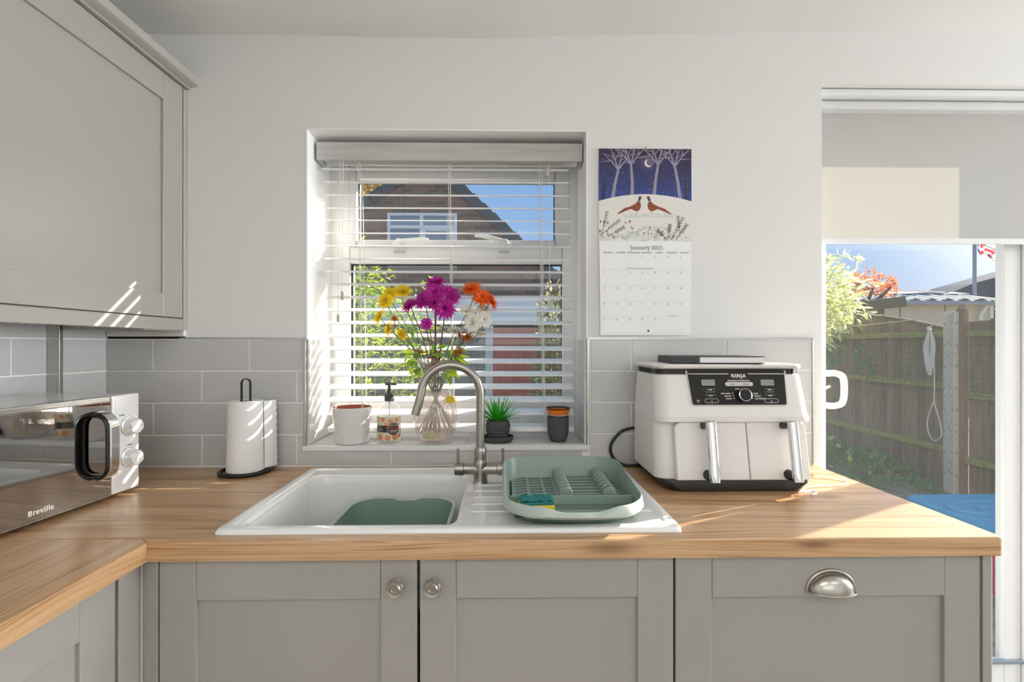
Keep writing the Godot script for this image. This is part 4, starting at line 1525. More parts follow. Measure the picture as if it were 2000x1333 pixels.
# ---------------------------------------------------------------- microwave
func microwave() -> void:
	var at := Vector3(-0.946, 0.9105, 0.247)
	var m := thing("microwave", "white and silver microwave oven with mirrored door and looped black handle", "microwave", at)
	# local axes: x along the front towards the window end, y up, z out of the door
	m.basis = Basis(Vector3(0.081, 0, -0.9967), Vector3.UP, Vector3(0.9967, 0, 0.081))
	var b := nb()
	b.span(Vector3(-0.455, 0.012, -0.262), Vector3(0.0, 0.2505, -0.028), 0.006, 2)
	part("body", b, M["microwave white"], m)
	b = nb()
	for q in [Vector3(-0.43, 0, -0.24), Vector3(-0.03, 0, -0.24), Vector3(-0.43, 0, -0.05), Vector3(-0.03, 0, -0.05)]:
		b.x.origin = q
		b.lathe([Vector2(0.012, 0), Vector2(0.014, 0.002), Vector2(0.014, 0.014)], 14)
	part("foot", b, M["soft black"], m)
	part("control_panel", nb().span(Vector3(-0.0785, 0.010, -0.03), Vector3(0.0, 0.2515, 0.0), 0.004, 2), M["microwave white"], m)
	var door := part("door", nb().span(Vector3(-0.455, 0.010, -0.03), Vector3(-0.0805, 0.2515, -0.003), 0.003, 2), M["microwave silver"], m)
	part("door_glass", nb().span(Vector3(-0.453, 0.0135, -0.004), Vector3(-0.0825, 0.2395, 0.0), 0.0012), M["mirror door"], door)
	b = nb()
	for q in [[0.2405, 0.2425], [0.2455, 0.2475], [0.0105, 0.0130]]:
		part("trim_strip", nb().span(Vector3(-0.455, q[0], -0.004), Vector3(-0.0815, q[1], 0.0012), 0.0005), M["chrome"], door)
	# bow handle standing out from the mirrored door
	var half := []
	for q in [[0.211, -0.002], [0.211, 0.006], [0.209, 0.018], [0.203, 0.028], [0.193, 0.0345], [0.180, 0.037], [0.139, 0.0375], [0.098, 0.037], [0.085, 0.0345], [0.075, 0.028], [0.069, 0.018], [0.067, 0.006], [0.067, -0.002]]:
		half.push_back(Vector3(-0.120, q[0], q[1]))
	half = spline(half, 4)
	var core := []
	var cover := []
	for i in half.size():
		var tn: Vector3 = (half[mini(i + 1, half.size() - 1)] - half[maxi(i - 1, 0)]).normalized()
		var outw := tn.cross(Vector3(1, 0, 0)).normalized()
		var ring := PackedVector3Array()
		for k in 14:
			var e := TAU * k / 14
			ring.push_back(half[i] + Vector3(-0.003 + 0.0115 * cos(e), 0, 0) + outw * 0.0062 * sin(e))
		core.push_back(ring)
		var p: Vector3 = half[i]
		if p.z > 0.004:
			var r2 := PackedVector3Array()
			for q in [[-0.0105, 0.0065], [-0.0085, 0.0085], [0.0125, 0.0085], [0.0145, 0.006], [0.0145, -0.004], [0.0125, -0.005], [0.0115, 0.003], [-0.008, 0.0045]]:
				r2.push_back(p + Vector3(q[0], 0, 0) + outw * q[1])
			r2.reverse()
			cover.push_back(r2)
	b = nb()
	b.loft(core)
	part("handle", b, M["appliance black"], door)
	b = nb()
	b.loft(cover)
	part("handle_cover", b, M["chrome"], door, 30)
	b = nb()
	b.text("Breville", Transform3D(Basis.IDENTITY, Vector3(-0.2445, 0.0300, 0.0003)), 0.0145, "Droid Sans", 700)
	part("logo", b, M["print white"], door)
	for k in 2:
		b = nb()
		var cy: float = [0.1715, 0.0925][k]
		b.x = Transform3D(Basis(Vector3.RIGHT, PI / 2), Vector3(-0.032, cy, 0.0))
		b.lathe([Vector2(0.0235, 0.0), Vector2(0.0235, 0.003), Vector2(0.0205, 0.004), Vector2(0.0195, 0.022), Vector2(0.0190, 0.0235), Vector2(0.0178, 0.0230), Vector2(0.0, 0.0230)], 32)
		var kn := part("knob", b, M["microwave white"], m)
		b = nb()
		var ring := []
		for j in 32:
			ring.push_back(Vector3(-0.032 + 0.0188 * cos(TAU * j / 32), cy + 0.0188 * sin(TAU * j / 32), 0.0232))
		b.tube(ring, 0.0008, 6, true)
		ring = []
		for j in 32:
			ring.push_back(Vector3(-0.032 + 0.0236 * cos(TAU * j / 32), cy + 0.0236 * sin(TAU * j / 32), 0.0022))
		b.tube(ring, 0.0008, 6, true)
		part("knob_ring", b, M["chrome"], kn)
		var mark: Vector2 = [Vector2(0.013, 0.0), Vector2(-0.004, 0.012)][k]
		b = nb()
		b.x = Transform3D(Basis(Vector3.RIGHT, PI / 2), Vector3(-0.032 + mark.x, cy + mark.y, 0.0228))
		b.lathe([Vector2(0.0013, 0), Vector2(0.0013, 0.0006)], 8)
		part("knob_mark", b, M["soft black"], kn)
	b = nb()
	b.text("POWER", Transform3D(Basis.IDENTITY, Vector3(-0.052, 0.2005, 0.0002)), 0.0050, "Droid Sans", 700)
	b.text("TIMER", Transform3D(Basis.IDENTITY, Vector3(-0.030, 0.1235, 0.0002)), 0.0050, "Droid Sans", 700)
	part("lettering", b, M["charcoal"], m)

# ---------------------------------------------------------------- kitchen paper
func paper_towel() -> void:
	var at := Vector3(-0.762, 0.9105, 0.078)
	var h := thing("paper_towel_holder", "dark bronze wire kitchen roll stand with oval hoop top", "holder", at)
	var b := nb()
	var ring := []
	for j in 40:
		ring.push_back(Vector3(0.0685 * cos(TAU * j / 40), 0.0055, 0.0685 * sin(TAU * j / 40)))
	b.tube(ring, 0.0050, 10, true)
	b.tube([Vector3(-0.066, 0.0045, 0), Vector3(0.066, 0.0045, 0)], 0.003, 8)
	b.tube([Vector3(0, 0.0045, -0.066), Vector3(0, 0.0045, 0.066)], 0.003, 8)
	part("base_ring", b, M["bronze wire"], h)
	b = nb()
	var loop := [Vector3(-0.0128, 0.005, 0)]
	for k in 13:
		var a := PI - PI * k / 12.0
		loop.push_back(Vector3(0.0128 * cos(a), 0.263 + 0.0128 * sin(a), 0))
	loop.push_back(Vector3(0.0128, 0.005, 0))
	var rings := []
	for i in loop.size():
		var a: Vector3 = loop[maxi(i - 1, 0)]
		var c: Vector3 = loop[mini(i + 1, loop.size() - 1)]
		var tn := (c - a).normalized()
		var out := tn.cross(Vector3.BACK).normalized()
		rings.push_back(PackedVector3Array([loop[i] + out * 0.0013 - Vector3(0, 0, 0.004), loop[i] - out * 0.0013 - Vector3(0, 0, 0.004), loop[i] - out * 0.0013 + Vector3(0, 0, 0.004), loop[i] + out * 0.0013 + Vector3(0, 0, 0.004)]))
	b.loft(rings)
	part("upright_hoop", b, M["bronze wire"], h, 30)
	var rl := thing("paper_roll", "white kitchen paper roll standing on the dark wire stand", "paper roll", at + Vector3(0.0, 0.0078, 0.0))
	b = nb()
	var n := 56
	var prof := []
	for q in [[0.0195, 0.0005], [0.0515, 0.0005], [0.0525, 0.003], [0.0505, 0.05], [0.0490, 0.19], [0.0490, 0.2015], [0.0480, 0.203], [0.0195, 0.203], [0.0195, 0.0005]]:
		var rg := PackedVector3Array()
		for j in n:
			var a := TAU * j / n
			var r: float = q[0] * (1.0 + (0.0 if q[0] < 0.03 else 0.012 * sin(a * 2 + 0.5)))
			rg.push_back(Vector3(r * sin(a), q[1], r * cos(a)))
		prof.push_back(rg)
	b.loft(prof, false, false)
	part("roll", b, M["kitchen paper"], rl, 50)
	b = nb()
	var core := []
	for q in [[0.019, 0.001], [0.019, 0.2025], [0.0175, 0.2025], [0.0175, 0.001]]:
		var rg := PackedVector3Array()
		for j in 24:
			rg.push_back(Vector3(q[0] * sin(TAU * j / 24), q[1], q[0] * cos(TAU * j / 24)))
		core.push_back(rg)
	b.loft(core, false, false)
	part("cardboard_core", b, mk("cardboard", "8a7a6a", 0.9), rl)
	# the loose end hangs off the back at the right
	b = nb()
	var front := []
	for k in 9:
		var f := k / 8.0
		var a := lerpf(1.62, 2.15, f)
		var r := 0.0510 + 0.030 * f
		front.push_back(Vector3(r * sin(a) + 0.001, 0.0, r * cos(a)))
	var sheet := []
	for k in 19:
		var y := lerpf(0.004, 0.2025, k / 18.0)
		var rg := PackedVector3Array()
		for i in front.size():
			var q: Vector3 = front[i]
			q *= lerpf(1.03, 0.99, k / 18.0)
			if i == front.size() - 1:
				q.x += 0.0012 * (1 if k % 2 == 0 else -1)
			rg.push_back(Vector3(q.x, y, q.z))
		for i in range(front.size() - 1, -1, -1):
			var q: Vector3 = rg[i]
			rg.push_back(q + Vector3(-0.0005, 0, -0.0006))
		sheet.push_back(rg)
	b.loft(sheet, true, true)
	part("loose_sheet", b, M["kitchen paper"], rl, 50)

# ---------------------------------------------------------------- things on the window sill
func sill_things() -> void:
	var sy := 0.9752
	var at := Vector3(-0.487, sy, -0.040)
	var p := thing("flower_pot", "empty glossy white ribbed plant pot with terracotta inside", "plant pot", at)
	var b := nb()
	b.lathe([Vector2(0.048, 0.0), Vector2(0.0505, 0.002), Vector2(0.0525, 0.022), Vector2(0.0512, 0.0235), Vector2(0.0535, 0.026), Vector2(0.0560, 0.049), Vector2(0.0548, 0.0505), Vector2(0.0570, 0.053), Vector2(0.0595, 0.077), Vector2(0.0585, 0.0785), Vector2(0.0605, 0.081), Vector2(0.0625, 0.104), Vector2(0.0635, 0.109), Vector2(0.0632, 0.1125), Vector2(0.0610, 0.1140), Vector2(0.0590, 0.1125)], 48, true, false)
	part("body", b, M["pot glaze"], p, 50)
	b = nb()
	b.lathe([Vector2(0.0590, 0.1125), Vector2(0.0580, 0.10), Vector2(0.0470, 0.008), Vector2(0.0, 0.007)], 40, false, false)
	part("inside", b, M["terracotta"], p, 50)

	at = Vector3(-0.371, sy, -0.048)
	p = thing("soap_bottle", "clear pump bottle of hand soap with fruit patterned label", "soap bottle", at)
	b = nb()
	var bprof := [Vector2(0.030, 0.0), Vector2(0.0365, 0.002), Vector2(0.0378, 0.006), Vector2(0.0378, 0.095), Vector2(0.0365, 0.105), Vector2(0.031, 0.116), Vector2(0.022, 0.125), Vector2(0.0135, 0.130), Vector2(0.0125, 0.136)]
	b.lathe(bprof, 40, true, true)
	part("bottle", b, M["bottle plastic"], p, 50)
	b = nb()
	b.lathe([Vector2(0.030, 0.0025), Vector2(0.0355, 0.006), Vector2(0.0362, 0.01), Vector2(0.0362, 0.082), Vector2(0.0, 0.0821)], 40, true, false)
	part("liquid_soap", b, M["soap liquid"], p, 50)
	b = nb()
	var rings := []
	for q in [0.0105, 0.0840]:
		var rg := PackedVector3Array()
		for j in 29:
			var a := deg_to_rad(-84.0 + 168.0 * j / 28.0)
			rg.push_back(Vector3(0.0382 * sin(a), q, 0.0382 * cos(a)))
		rings.push_back(rg)
	for j in 28:
		var u0 := j / 28.0
		var u1 := (j + 1) / 28.0
		b.tri(rings[0][j], rings[0][j + 1], rings[1][j + 1], Vector2(u0, 1), Vector2(u1, 1), Vector2(u1, 0))
		b.tri(rings[0][j], rings[1][j + 1], rings[1][j], Vector2(u0, 1), Vector2(u1, 0), Vector2(u0, 0))
	part("label", b, soap_label(), p, 50)
	b = nb()
	b.lathe([Vector2(0.0148, 0.1305), Vector2(0.0152, 0.132), Vector2(0.0152, 0.148), Vector2(0.0140, 0.150), Vector2(0.010, 0.151), Vector2(0.0085, 0.154), Vector2(0.0050, 0.157), Vector2(0.0045, 0.180), Vector2(0.0075, 0.183), Vector2(0.0075, 0.186), Vector2(0.0, 0.187)], 28)
	b.tube([Vector3(-0.012, 0.1855, 0.004), Vector3(0.0, 0.1865, 0.0), Vector3(0.015, 0.1850, -0.006), Vector3(0.0205, 0.1825, -0.008)], [0.0045, 0.0055, 0.0045, 0.0032], 12)
	part("pump", b, M["charcoal"], p)
	b = nb()
	b.tube([Vector3(0, 0.13, 0), Vector3(0.001, 0.07, 0.003), Vector3(0.006, 0.012, 0.008)], 0.0025, 10)
	part("dip_tube", b, M["cord"], p)

	at = Vector3(-0.2195, sy, -0.036)
	p = thing("glass_vase", "clear hourglass vase half full of pinkish water", "vase", at)
	var vp := [Vector2(0.044, 0.0), Vector2(0.048, 0.002), Vector2(0.056, 0.016), Vector2(0.068, 0.048), Vector2(0.0725, 0.075), Vector2(0.0715, 0.096), Vector2(0.064, 0.127), Vector2(0.054, 0.152), Vector2(0.0455, 0.172), Vector2(0.0415, 0.192), Vector2(0.0435, 0.212), Vector2(0.0535, 0.240), Vector2(0.0672, 0.262)]
	b = nb()
	b.lathe(vp, 56, true, false)
	b.lathe([Vector2(0.0672, 0.262), Vector2(0.0662, 0.2635), Vector2(0.0650, 0.262), Vector2(0.0515, 0.240), Vector2(0.0415, 0.212)], 56, false, false)
	part("glass", b, M["vase glass"], p, 60)
	b = nb()
	b.lathe([Vector2(0.0405, 0.008), Vector2(0.052, 0.018), Vector2(0.0655, 0.048), Vector2(0.0702, 0.075), Vector2(0.0692, 0.096), Vector2(0.0618, 0.127), Vector2(0.0525, 0.150), Vector2(0.0475, 0.1625), Vector2(0.0, 0.1626)], 48, true, false)
	part("water", b, M["vase water"], p, 60)
	b = nb()
	b.lathe([Vector2(0.0405, 0.003), Vector2(0.046, 0.005), Vector2(0.0405, 0.0072), Vector2(0.0, 0.0072)], 40, true, false)
	part("thick_base", b, M["vase glass"], p, 50)

	at = Vector3(-0.021, sy, -0.046)
	p = thing("saucer", "small dark grey saucer under the succulent pot", "saucer", at)
	b = nb()
	b.lathe([Vector2(0.040, 0.0), Vector2(0.046, 0.003), Vector2(0.0505, 0.010), Vector2(0.0520, 0.0165), Vector2(0.0505, 0.018), Vector2(0.0485, 0.0165), Vector2(0.0455, 0.009), Vector2(0.040, 0.006), Vector2(0.0, 0.006)], 40)
	part("dish", b, M["charcoal"], p)
	at.y += 0.0062
	p = thing("succulent", "spiky bright green succulent in a dark dimpled pot", "plant", at)
	b = nb()
	var prof := []
	for i in 25:
		var f := i / 24.0
		prof.push_back(Vector2(lerpf(0.031, 0.040, sin(f * PI * 0.62)) * (1.0 - 0.12 * smoothstep(0.75, 1.0, f)), f * 0.062))
	rings = []
	for q in prof:
		var rg := PackedVector3Array()
		for j in 64:
			var a := TAU * j / 64.0
			var row := int(floor(q.y / 0.0105))
			var hx := sin(a * 11.0 + PI * (row % 2)) 
			var hy := sin((q.y / 0.0105 - row) * PI)
			var r: float = q.x - 0.0025 + 0.0034 * sqrt(maxf(0.0, absf(hx) * hy))
			rg.push_back(Vector3(r * sin(a), q.y, r * cos(a)))
		rings.push_back(rg)
	b.loft(rings, true, false)
	var top := rings[-1] as PackedVector3Array
	b.loft([top, shrink(top, 0.90, 0.001), shrink(top, 0.86, -0.006)], false, true)
	part("pot", b, M["charcoal"], p, 50)
	var leaves := 44
	for k in leaves:
		b = nb()
		var a := TAU * k * 0.381966
		var f := float(k) / leaves
		var up := lerpf(1.25, 0.42, f)
		var l := lerpf(0.100, 0.070, f) * rng.randf_range(0.85, 1.08)
		var d := Vector3(cos(a) * cos(up), sin(up), sin(a) * cos(up))
		var side := d.cross(Vector3.UP).normalized()
		var o := Vector3(cos(a) * 0.006 * (1 + f), 0.056, sin(a) * 0.006 * (1 + f))
		var w := 0.0092
		var prev := []
		var sections := []
		for i in 6:
			var s := i / 5.0
			var c := o + d * l * s + (Vector3.DOWN * 0.25 + d * 0.1) * l * s * s * f
			var ww: float = w * [0.8, 1.0, 0.85, 0.6, 0.32, 0.02][i]
			var n := side.cross(d)
			sections.push_back(PackedVector3Array([c - side * ww / 2 + n * 0.001, c - n * 0.0018 * (1 - s), c + side * ww / 2 + n * 0.001, c + n * 0.0012 * (1 - s) + n * 0.0004]))
		b.loft(sections)
		part("leaf", b, M["succulent"], p, 60)

	at = Vector3(0.174, sy, -0.046)
	p = thing("tumbler", "dark grey stone tumbler with rounded base at the sill end", "tumbler", at)
	b = nb()
	b.lathe([Vector2(0.021, 0.0), Vector2(0.026, 0.003), Vector2(0.0325, 0.020), Vector2(0.0345, 0.034), Vector2(0.0345, 0.078), Vector2(0.0335, 0.0805), Vector2(0.0315, 0.0805), Vector2(0.030, 0.077), Vector2(0.028, 0.02), Vector2(0.0, 0.015)], 40)
	part("cup", b, M["charcoal"], p)
	at.y += 0.0808
	p = thing("dish", "tiny orange glazed dish balanced on top of the tumbler", "dish", at)
	b = nb()
	b.lathe([Vector2(0.022, 0.0), Vector2(0.030, 0.002), Vector2(0.0335, 0.0065)], 40, true, false)
	part("foot", b, M["pot glaze"], p)
	b = nb()
	b.lathe([Vector2(0.0335, 0.0065), Vector2(0.037, 0.016), Vector2(0.0388, 0.0235)], 40, false, false)
	part("bowl", b, M["tealight orange"], p)
	b = nb()
	b.lathe([Vector2(0.0388, 0.0235), Vector2(0.0393, 0.0265), Vector2(0.0385, 0.0275), Vector2(0.0368, 0.026), Vector2(0.0345, 0.019)], 40, false, false)
	part("rim", b, M["dark red rim"], p)
	b = nb()
	var g := []
	for i in 15:
		var row := PackedVector3Array()
		for j in 24:
			var r := 0.0350 * i / 14.0
			row.push_back(Vector3(r * sin(TAU * j / 24), 0.0225 + rng.randf_range(-0.0025, 0.0025) - 0.002 * i / 14.0, r * cos(TAU * j / 24)))
		g.push_back(row)
	g.reverse()
	b.loft(g, false, false)
	part("filling", b, M["seed mix"], p, 20)

func disc(im: Image, c: Vector2, r: float, col: Color) -> void:
	for y in range(int(floor(c.y - r)), int(ceil(c.y + r)) + 1):
		var h := r * r - (y - c.y) * (y - c.y)
		if h > 0.0:
			var w := sqrt(h)
			im.fill_rect(Rect2i(int(round(c.x - w)), y, maxi(1, int(round(2 * w))), 1), col)

func stroke(im: Image, pts: Array, r0: float, r1: float, col: Color) -> void:
	var total := pts.size() - 1
	for i in total:
		var n := int(pts[i].distance_to(pts[i + 1]) / 1.2) + 1
		for k in n:
			var f := (i + float(k) / n) / total
			disc(im, pts[i].lerp(pts[i + 1], float(k) / n), maxf(0.5, lerpf(r0, r1, f)), col)

func fill(im: Image, poly: Array, col: Color) -> void:
	var lo := 99999.0
	var hi := -1.0
	for q in poly:
		lo = minf(lo, q.y)
		hi = maxf(hi, q.y)
	for y in range(int(lo), int(hi) + 1):
		var xs := []
		for i in poly.size():
			var a: Vector2 = poly[i]
			var c: Vector2 = poly[(i + 1) % poly.size()]
			if (a.y <= y + 0.5) != (c.y <= y + 0.5):
				xs.push_back(a.x + (y + 0.5 - a.y) / (c.y - a.y) * (c.x - a.x))
		xs.sort()
		for i in range(0, xs.size() - 1, 2):
			im.fill_rect(Rect2i(int(round(xs[i])), y, maxi(1, int(round(xs[i + 1] - xs[i]))), 1), col)

func soap_label() -> StandardMaterial3D:
	var im := Image.create(384, 256, false, Image.FORMAT_RGB8)
	im.fill(Color("d9cdb0"))
	fill(im, [Vector2(0, 0), Vector2(120, 0), Vector2(60, 110), Vector2(0, 90)], Color("b9b08c"))
	for q in [Vector3(150, 30, 26), Vector3(235, 52, 30), Vector3(305, 30, 24), Vector3(190, 80, 20), Vector3(120, 225, 38), Vector3(205, 230, 34), Vector3(285, 220, 36), Vector3(350, 215, 26)]:
		disc(im, Vector2(q.x, q.y), q.z, Color("e8d9bd"))
		disc(im, Vector2(q.x, q.y), q.z * 0.86, Color("d8814f"))
		for k in 8:
			stroke(im, [Vector2(q.x, q.y), Vector2(q.x, q.y) + Vector2.from_angle(TAU * k / 8) * q.z * 0.8], 1, 1, Color("e8b48c"))
	im.fill_rect(Rect2i(0, 96, 300, 74), Color("2c2823"))
	disc(im, Vector2(270, 133), 72, Color("e4d8bc"))
	disc(im, Vector2(270, 133), 69, Color("2c2823"))
	for k in 24:
		var a := PI * 1.08 + PI * 0.84 * k / 23.0
		disc(im, Vector2(270, 133) + Vector2.from_angle(a) * 58, 2.6, Color("d8d2c4"))
		disc(im, Vector2(270, 133) + Vector2.from_angle(a - PI) * 58, 2.0, Color("d8d2c4"))
	for row in [[96, 236, 300, "f2ede2"], [116, 180, 330, "e0684a"], [134, 214, 330, "e0684a"], [152, 230, 312, "d8d2c4"], [167, 240, 300, "d8d2c4"]]:
		var x: int = row[1]
		while x < row[2]:
			var w := rng.randi_range(4, 9)
			im.fill_rect(Rect2i(x, row[0] - 4, w, 8), Color(row[3]))
			x += w + 3
	for k in 5:
		im.fill_rect(Rect2i(14, 106 + 13 * k, rng.randi_range(110, 150), 4), Color("b8b0a0"))
	var m := mk("soap label", "ffffff", 0.4)
	m.albedo_texture = ImageTexture.create_from_image(im)
	return m

# ---------------------------------------------------------------- cut flowers in the vase
func F(x: float, y: float, z := -0.036) -> Vector3:
	var k := (1.51 - z) / 1.57
	return Vector3(x * k, 1.285 + (y - 1.285) * k, z)

func bloom(b: B, o: Vector3, d: Vector3, r: float, n: int, layers: int, wid: float, cup := 0.5) -> void:
	d = d.normalized()
	var s := d.cross(Vector3.UP if absf(d.y) < 0.9 else Vector3.RIGHT).normalized()
	var t := d.cross(s)
	for l in layers:
		var f := float(l) / layers
		for k in n:
			var a := TAU * (k + 0.5 * (l % 2)) / n + rng.randf_range(-0.12, 0.12)
			var rad := s * cos(a) + t * sin(a)
			var e := lerpf(0.15, 1.15, f) * cup * 2.0 + rng.randf_range(-0.15, 0.15)
			var dir := (rad * cos(e) + d * sin(e)).normalized()
			b.leaf(o + rad * 0.001, dir, d.cross(rad), r * lerpf(1.0, 0.7, f) * rng.randf_range(0.88, 1.1), wid, -0.12, 0.15)

func flowers() -> void:
	# kind, blossom place, facing, radius, label
	var list := [
		["yellow", F(-0.384, 1.428, -0.02), Vector3(-0.3, 0.35, 0.9), 0.024, "yellow chrysanthemum facing the room at the left of the bouquet"],
		["yellow", F(-0.370, 1.450, -0.05), Vector3(-0.1, 0.5, 0.8), 0.023, "yellow chrysanthemum just behind and above the front yellow bloom"],
		["yellow", F(-0.330, 1.457, -0.04), Vector3(0.1, 0.7, 0.6), 0.026, "highest yellow chrysanthemum of the bouquet, seen from its side"],
		["yellow", F(-0.402, 1.375, -0.03), Vector3(-0.85, 0.4, 0.3), 0.026, "yellow chrysanthemum turned outward, farthest out of the vase"],
		["yellow", F(-0.372, 1.337, -0.05), Vector3(-0.7, 0.1, 0.3), 0.022, "drooping yellow flower low under the outward yellow bloom"],
		["yellow", F(-0.331, 1.322, -0.03), Vector3(-0.3, -0.3, 0.7), 0.016, "small faded yellow flower lowest in the bouquet"],
		["magenta", F(-0.223, 1.486, -0.04), Vector3(0.0, 0.9, 0.4), 0.031, "topmost magenta chrysanthemum of the bouquet"],
		["magenta", F(-0.226, 1.455, -0.02), Vector3(0.1, 0.3, 0.95), 0.032, "large magenta chrysanthemum facing the room just below topmost one"],
		["magenta", F(-0.226, 1.428, -0.03), Vector3(0.0, -0.2, 0.9), 0.026, "dark magenta flower under the big central magenta bloom"],
		["magenta", F(-0.264, 1.430, -0.04), Vector3(-0.4, 0.3, 0.8), 0.026, "magenta chrysanthemum next to the yellow highest bloom side"],
		["magenta", F(-0.305, 1.413, -0.03), Vector3(-0.5, 0.7, 0.5), 0.027, "magenta chrysanthemum nearest the yellow flowers"],
		["magenta", F(-0.177, 1.447, -0.04), Vector3(0.6, 0.4, 0.6), 0.031, "magenta chrysanthemum nearest the orange flowers"],
		["magenta", F(-0.194, 1.404, -0.02), Vector3(0.1, 0.1, 0.95), 0.031, "lowest open magenta chrysanthemum with spread petals"],
		["magenta", F(-0.253, 1.355, -0.02), Vector3(0.1, 0.2, 0.9), 0.016, "half closed wine red bud below the magenta blooms"],
		["orange", F(-0.106, 1.466, -0.04), Vector3(-0.2, 0.75, 0.5), 0.030, "highest orange flower of the bouquet"],
		["orange", F(-0.074, 1.440, -0.03), Vector3(0.2, 0.4, 0.8), 0.027, "middle orange flower between the two other orange ones"],
		["orange", F(-0.045, 1.427, -0.04), Vector3(0.8, 0.4, 0.2), 0.027, "outermost orange flower turned away from the vase"],
		["white", F(-0.122, 1.393, -0.03), Vector3(0.2, 0.8, 0.4), 0.026, "white chrysanthemum directly under the highest orange flower"],
		["white", F(-0.071, 1.398, -0.05), Vector3(0.2, 0.6, 0.6), 0.023, "white chrysanthemum highest of the white blooms"],
		["white", F(-0.068, 1.368, -0.03), Vector3(0.4, 0.1, 0.9), 0.025, "white chrysanthemum facing out under the topmost white one"],
		["white", F(-0.104, 1.356, -0.02), Vector3(-0.1, 0.2, 0.95), 0.027, "largest white chrysanthemum facing the room"],
		["white", F(-0.160, 1.336, -0.03), Vector3(-0.1, -0.8, 0.3), 0.022, "drooping white flower beside the magenta stems"],
		["white", F(-0.078, 1.326, -0.04), Vector3(0.1, -0.9, 0.2), 0.019, "small drooping white flower farthest from the magenta stems"],
		["brown", F(-0.355, 1.372, -0.05), Vector3(0.0, 0.6, 0.6), 0.010, "small dried brown flower among the yellow stems"],
		["brown", F(-0.121, 1.315, -0.02), Vector3(0.1, -0.8, 0.4), 0.020, "withered brown flower hanging among the white stems"],
		["brown", F(-0.148, 1.264, -0.01), Vector3(0.3, -0.6, 0.6), 0.012, "shrivelled brown flower head near the vase rim"],
	]
	var neck := Vector3(-0.2195, 1.165, -0.036)
	var i := 0
	for q in list:
		var kind: String = q[0]
		var o: Vector3 = q[1]
		var face: Vector3 = q[2].normalized()
		var r: float = q[3] * 1.3
		var t := thing("flower", q[4], "flower", Vector3(neck.x, 0.985, neck.z))
		var base := t.position
		var spread := Vector3(clampf((o.x - neck.x) * 0.16, -0.024, 0.024), 0, rng.randf_range(-0.016, 0.016))
		var foot := Vector3(-(o.x - neck.x) * 0.28 + rng.randf_range(-0.012, 0.012), 0, rng.randf_range(-0.025, 0.025))
		var start := Vector3(neck.x + foot.x, lerpf(0.992, 1.03, rng.randf()), neck.z + foot.z)
		var mid := neck + spread
		var under := o - face * 0.018 - Vector3(0, 0.016, 0)
		var bend := mid.lerp(under, 0.55) + Vector3(-(o.x - neck.x) * 0.07, 0.01, rng.randf_range(-0.008, 0.008))
		var thick := 0.0015 if kind != "magenta" else 0.0017
		var b := nb(base)
		b.tube(spline([start, mid, bend, under, o - face * 0.003], 6), [thick * 1.25, thick * 1.25, thick * 1.2, thick * 1.1, thick], 6)
		part("stem", b, M["stem brown"] if kind == "magenta" or kind == "brown" else M["stem green"], t)
		b = nb(base)
		if kind == "yellow":
			bloom(b, o, face, r, 22, 5, 0.0078, 0.45)
		elif kind == "magenta":
			bloom(b, o, face, r, 15, 5, 0.0105, 0.42)
		elif kind == "orange":
			bloom(b, o, face, r, 15, 5, 0.0100, 0.42)
		elif kind == "white":
			bloom(b, o, face, r, 20, 5, 0.0085, 0.42 if face.y > -0.3 else 0.25)
		else:
			bloom(b, o, face, r, 9, 3, 0.008, 0.6)
		part("blossom", b, M[kind + " petal"], t, 0.0)
		b = nb(base)
		for k in 8:
			var a := TAU * k / 8
			var s := face.cross(Vector3.UP if absf(face.y) < 0.9 else Vector3.RIGHT).normalized()
			var rad := s * cos(a) + face.cross(s) * sin(a)
			b.leaf(o - face * 0.004, rad * 0.8 + face * 0.5, face.cross(rad), 0.009, 0.005)
		part("sepal", b, M["stem green"], t, 0.0)
		if i % 3 != 1 or kind == "white":
			for k in 5:
				b = nb(base)
				var f := rng.randf_range(0.15, 0.5)
				var p := mid.lerp(bend, f * 1.6)
				var dir := Vector3((o.x - neck.x) * 4.0 + rng.randf_range(-0.7, 0.7), rng.randf_range(-0.9, 0.2), rng.randf_range(-0.2, 0.6))
				b.leaf(p, dir, dir.cross(Vector3(rng.randf_range(-1, 1), 0.3, 1)), rng.randf_range(0.026, 0.052), rng.randf_range(0.010, 0.018), 0.25)
				part("leaf", b, M[["leaf green", "leaf lime", "stem green"][(i + k) % 3]] if kind != "magenta" else M[["leaf red", "leaf green"][k % 2]], t, 0.0)
		i += 1
	# loose leaves hanging over the rim
	var extra := [
		["leaf red", Vector3(-0.232, 1.262, -0.02), Vector3(-1, 0.06, 0.1), Vector3(0, 0.4, 1), 0.075, 0.017, "long red brown leaf reaching sideways above the vase rim"],
		["leaf lime", Vector3(-0.304, 1.282, -0.02), Vector3(-0.12, -1, 0.1), Vector3(1, 0, 0.4), 0.062, 0.017, "limp lime green leaf hanging outside the vase rim"],
		["leaf green", Vector3(-0.284, 1.302, -0.02), Vector3(-0.25, 0.75, 0.2), Vector3(1, 0, 0.5), 0.055, 0.016, "upright green leaf beside the limp lime leaf"],
		["leaf lime", Vector3(-0.299, 1.222, -0.015), Vector3(0.35, -1, 0.0), Vector3(1, 0, 0.3), 0.042, 0.018, "lowest lime green leaf curled against the vase outside"],
		["leaf red", Vector3(-0.146, 1.335, -0.02), Vector3(0.25, -0.95, 0.2), Vector3(1, 0.2, 0.4), 0.042, 0.013, "withered dark leaf hanging between magenta and white flowers"]]
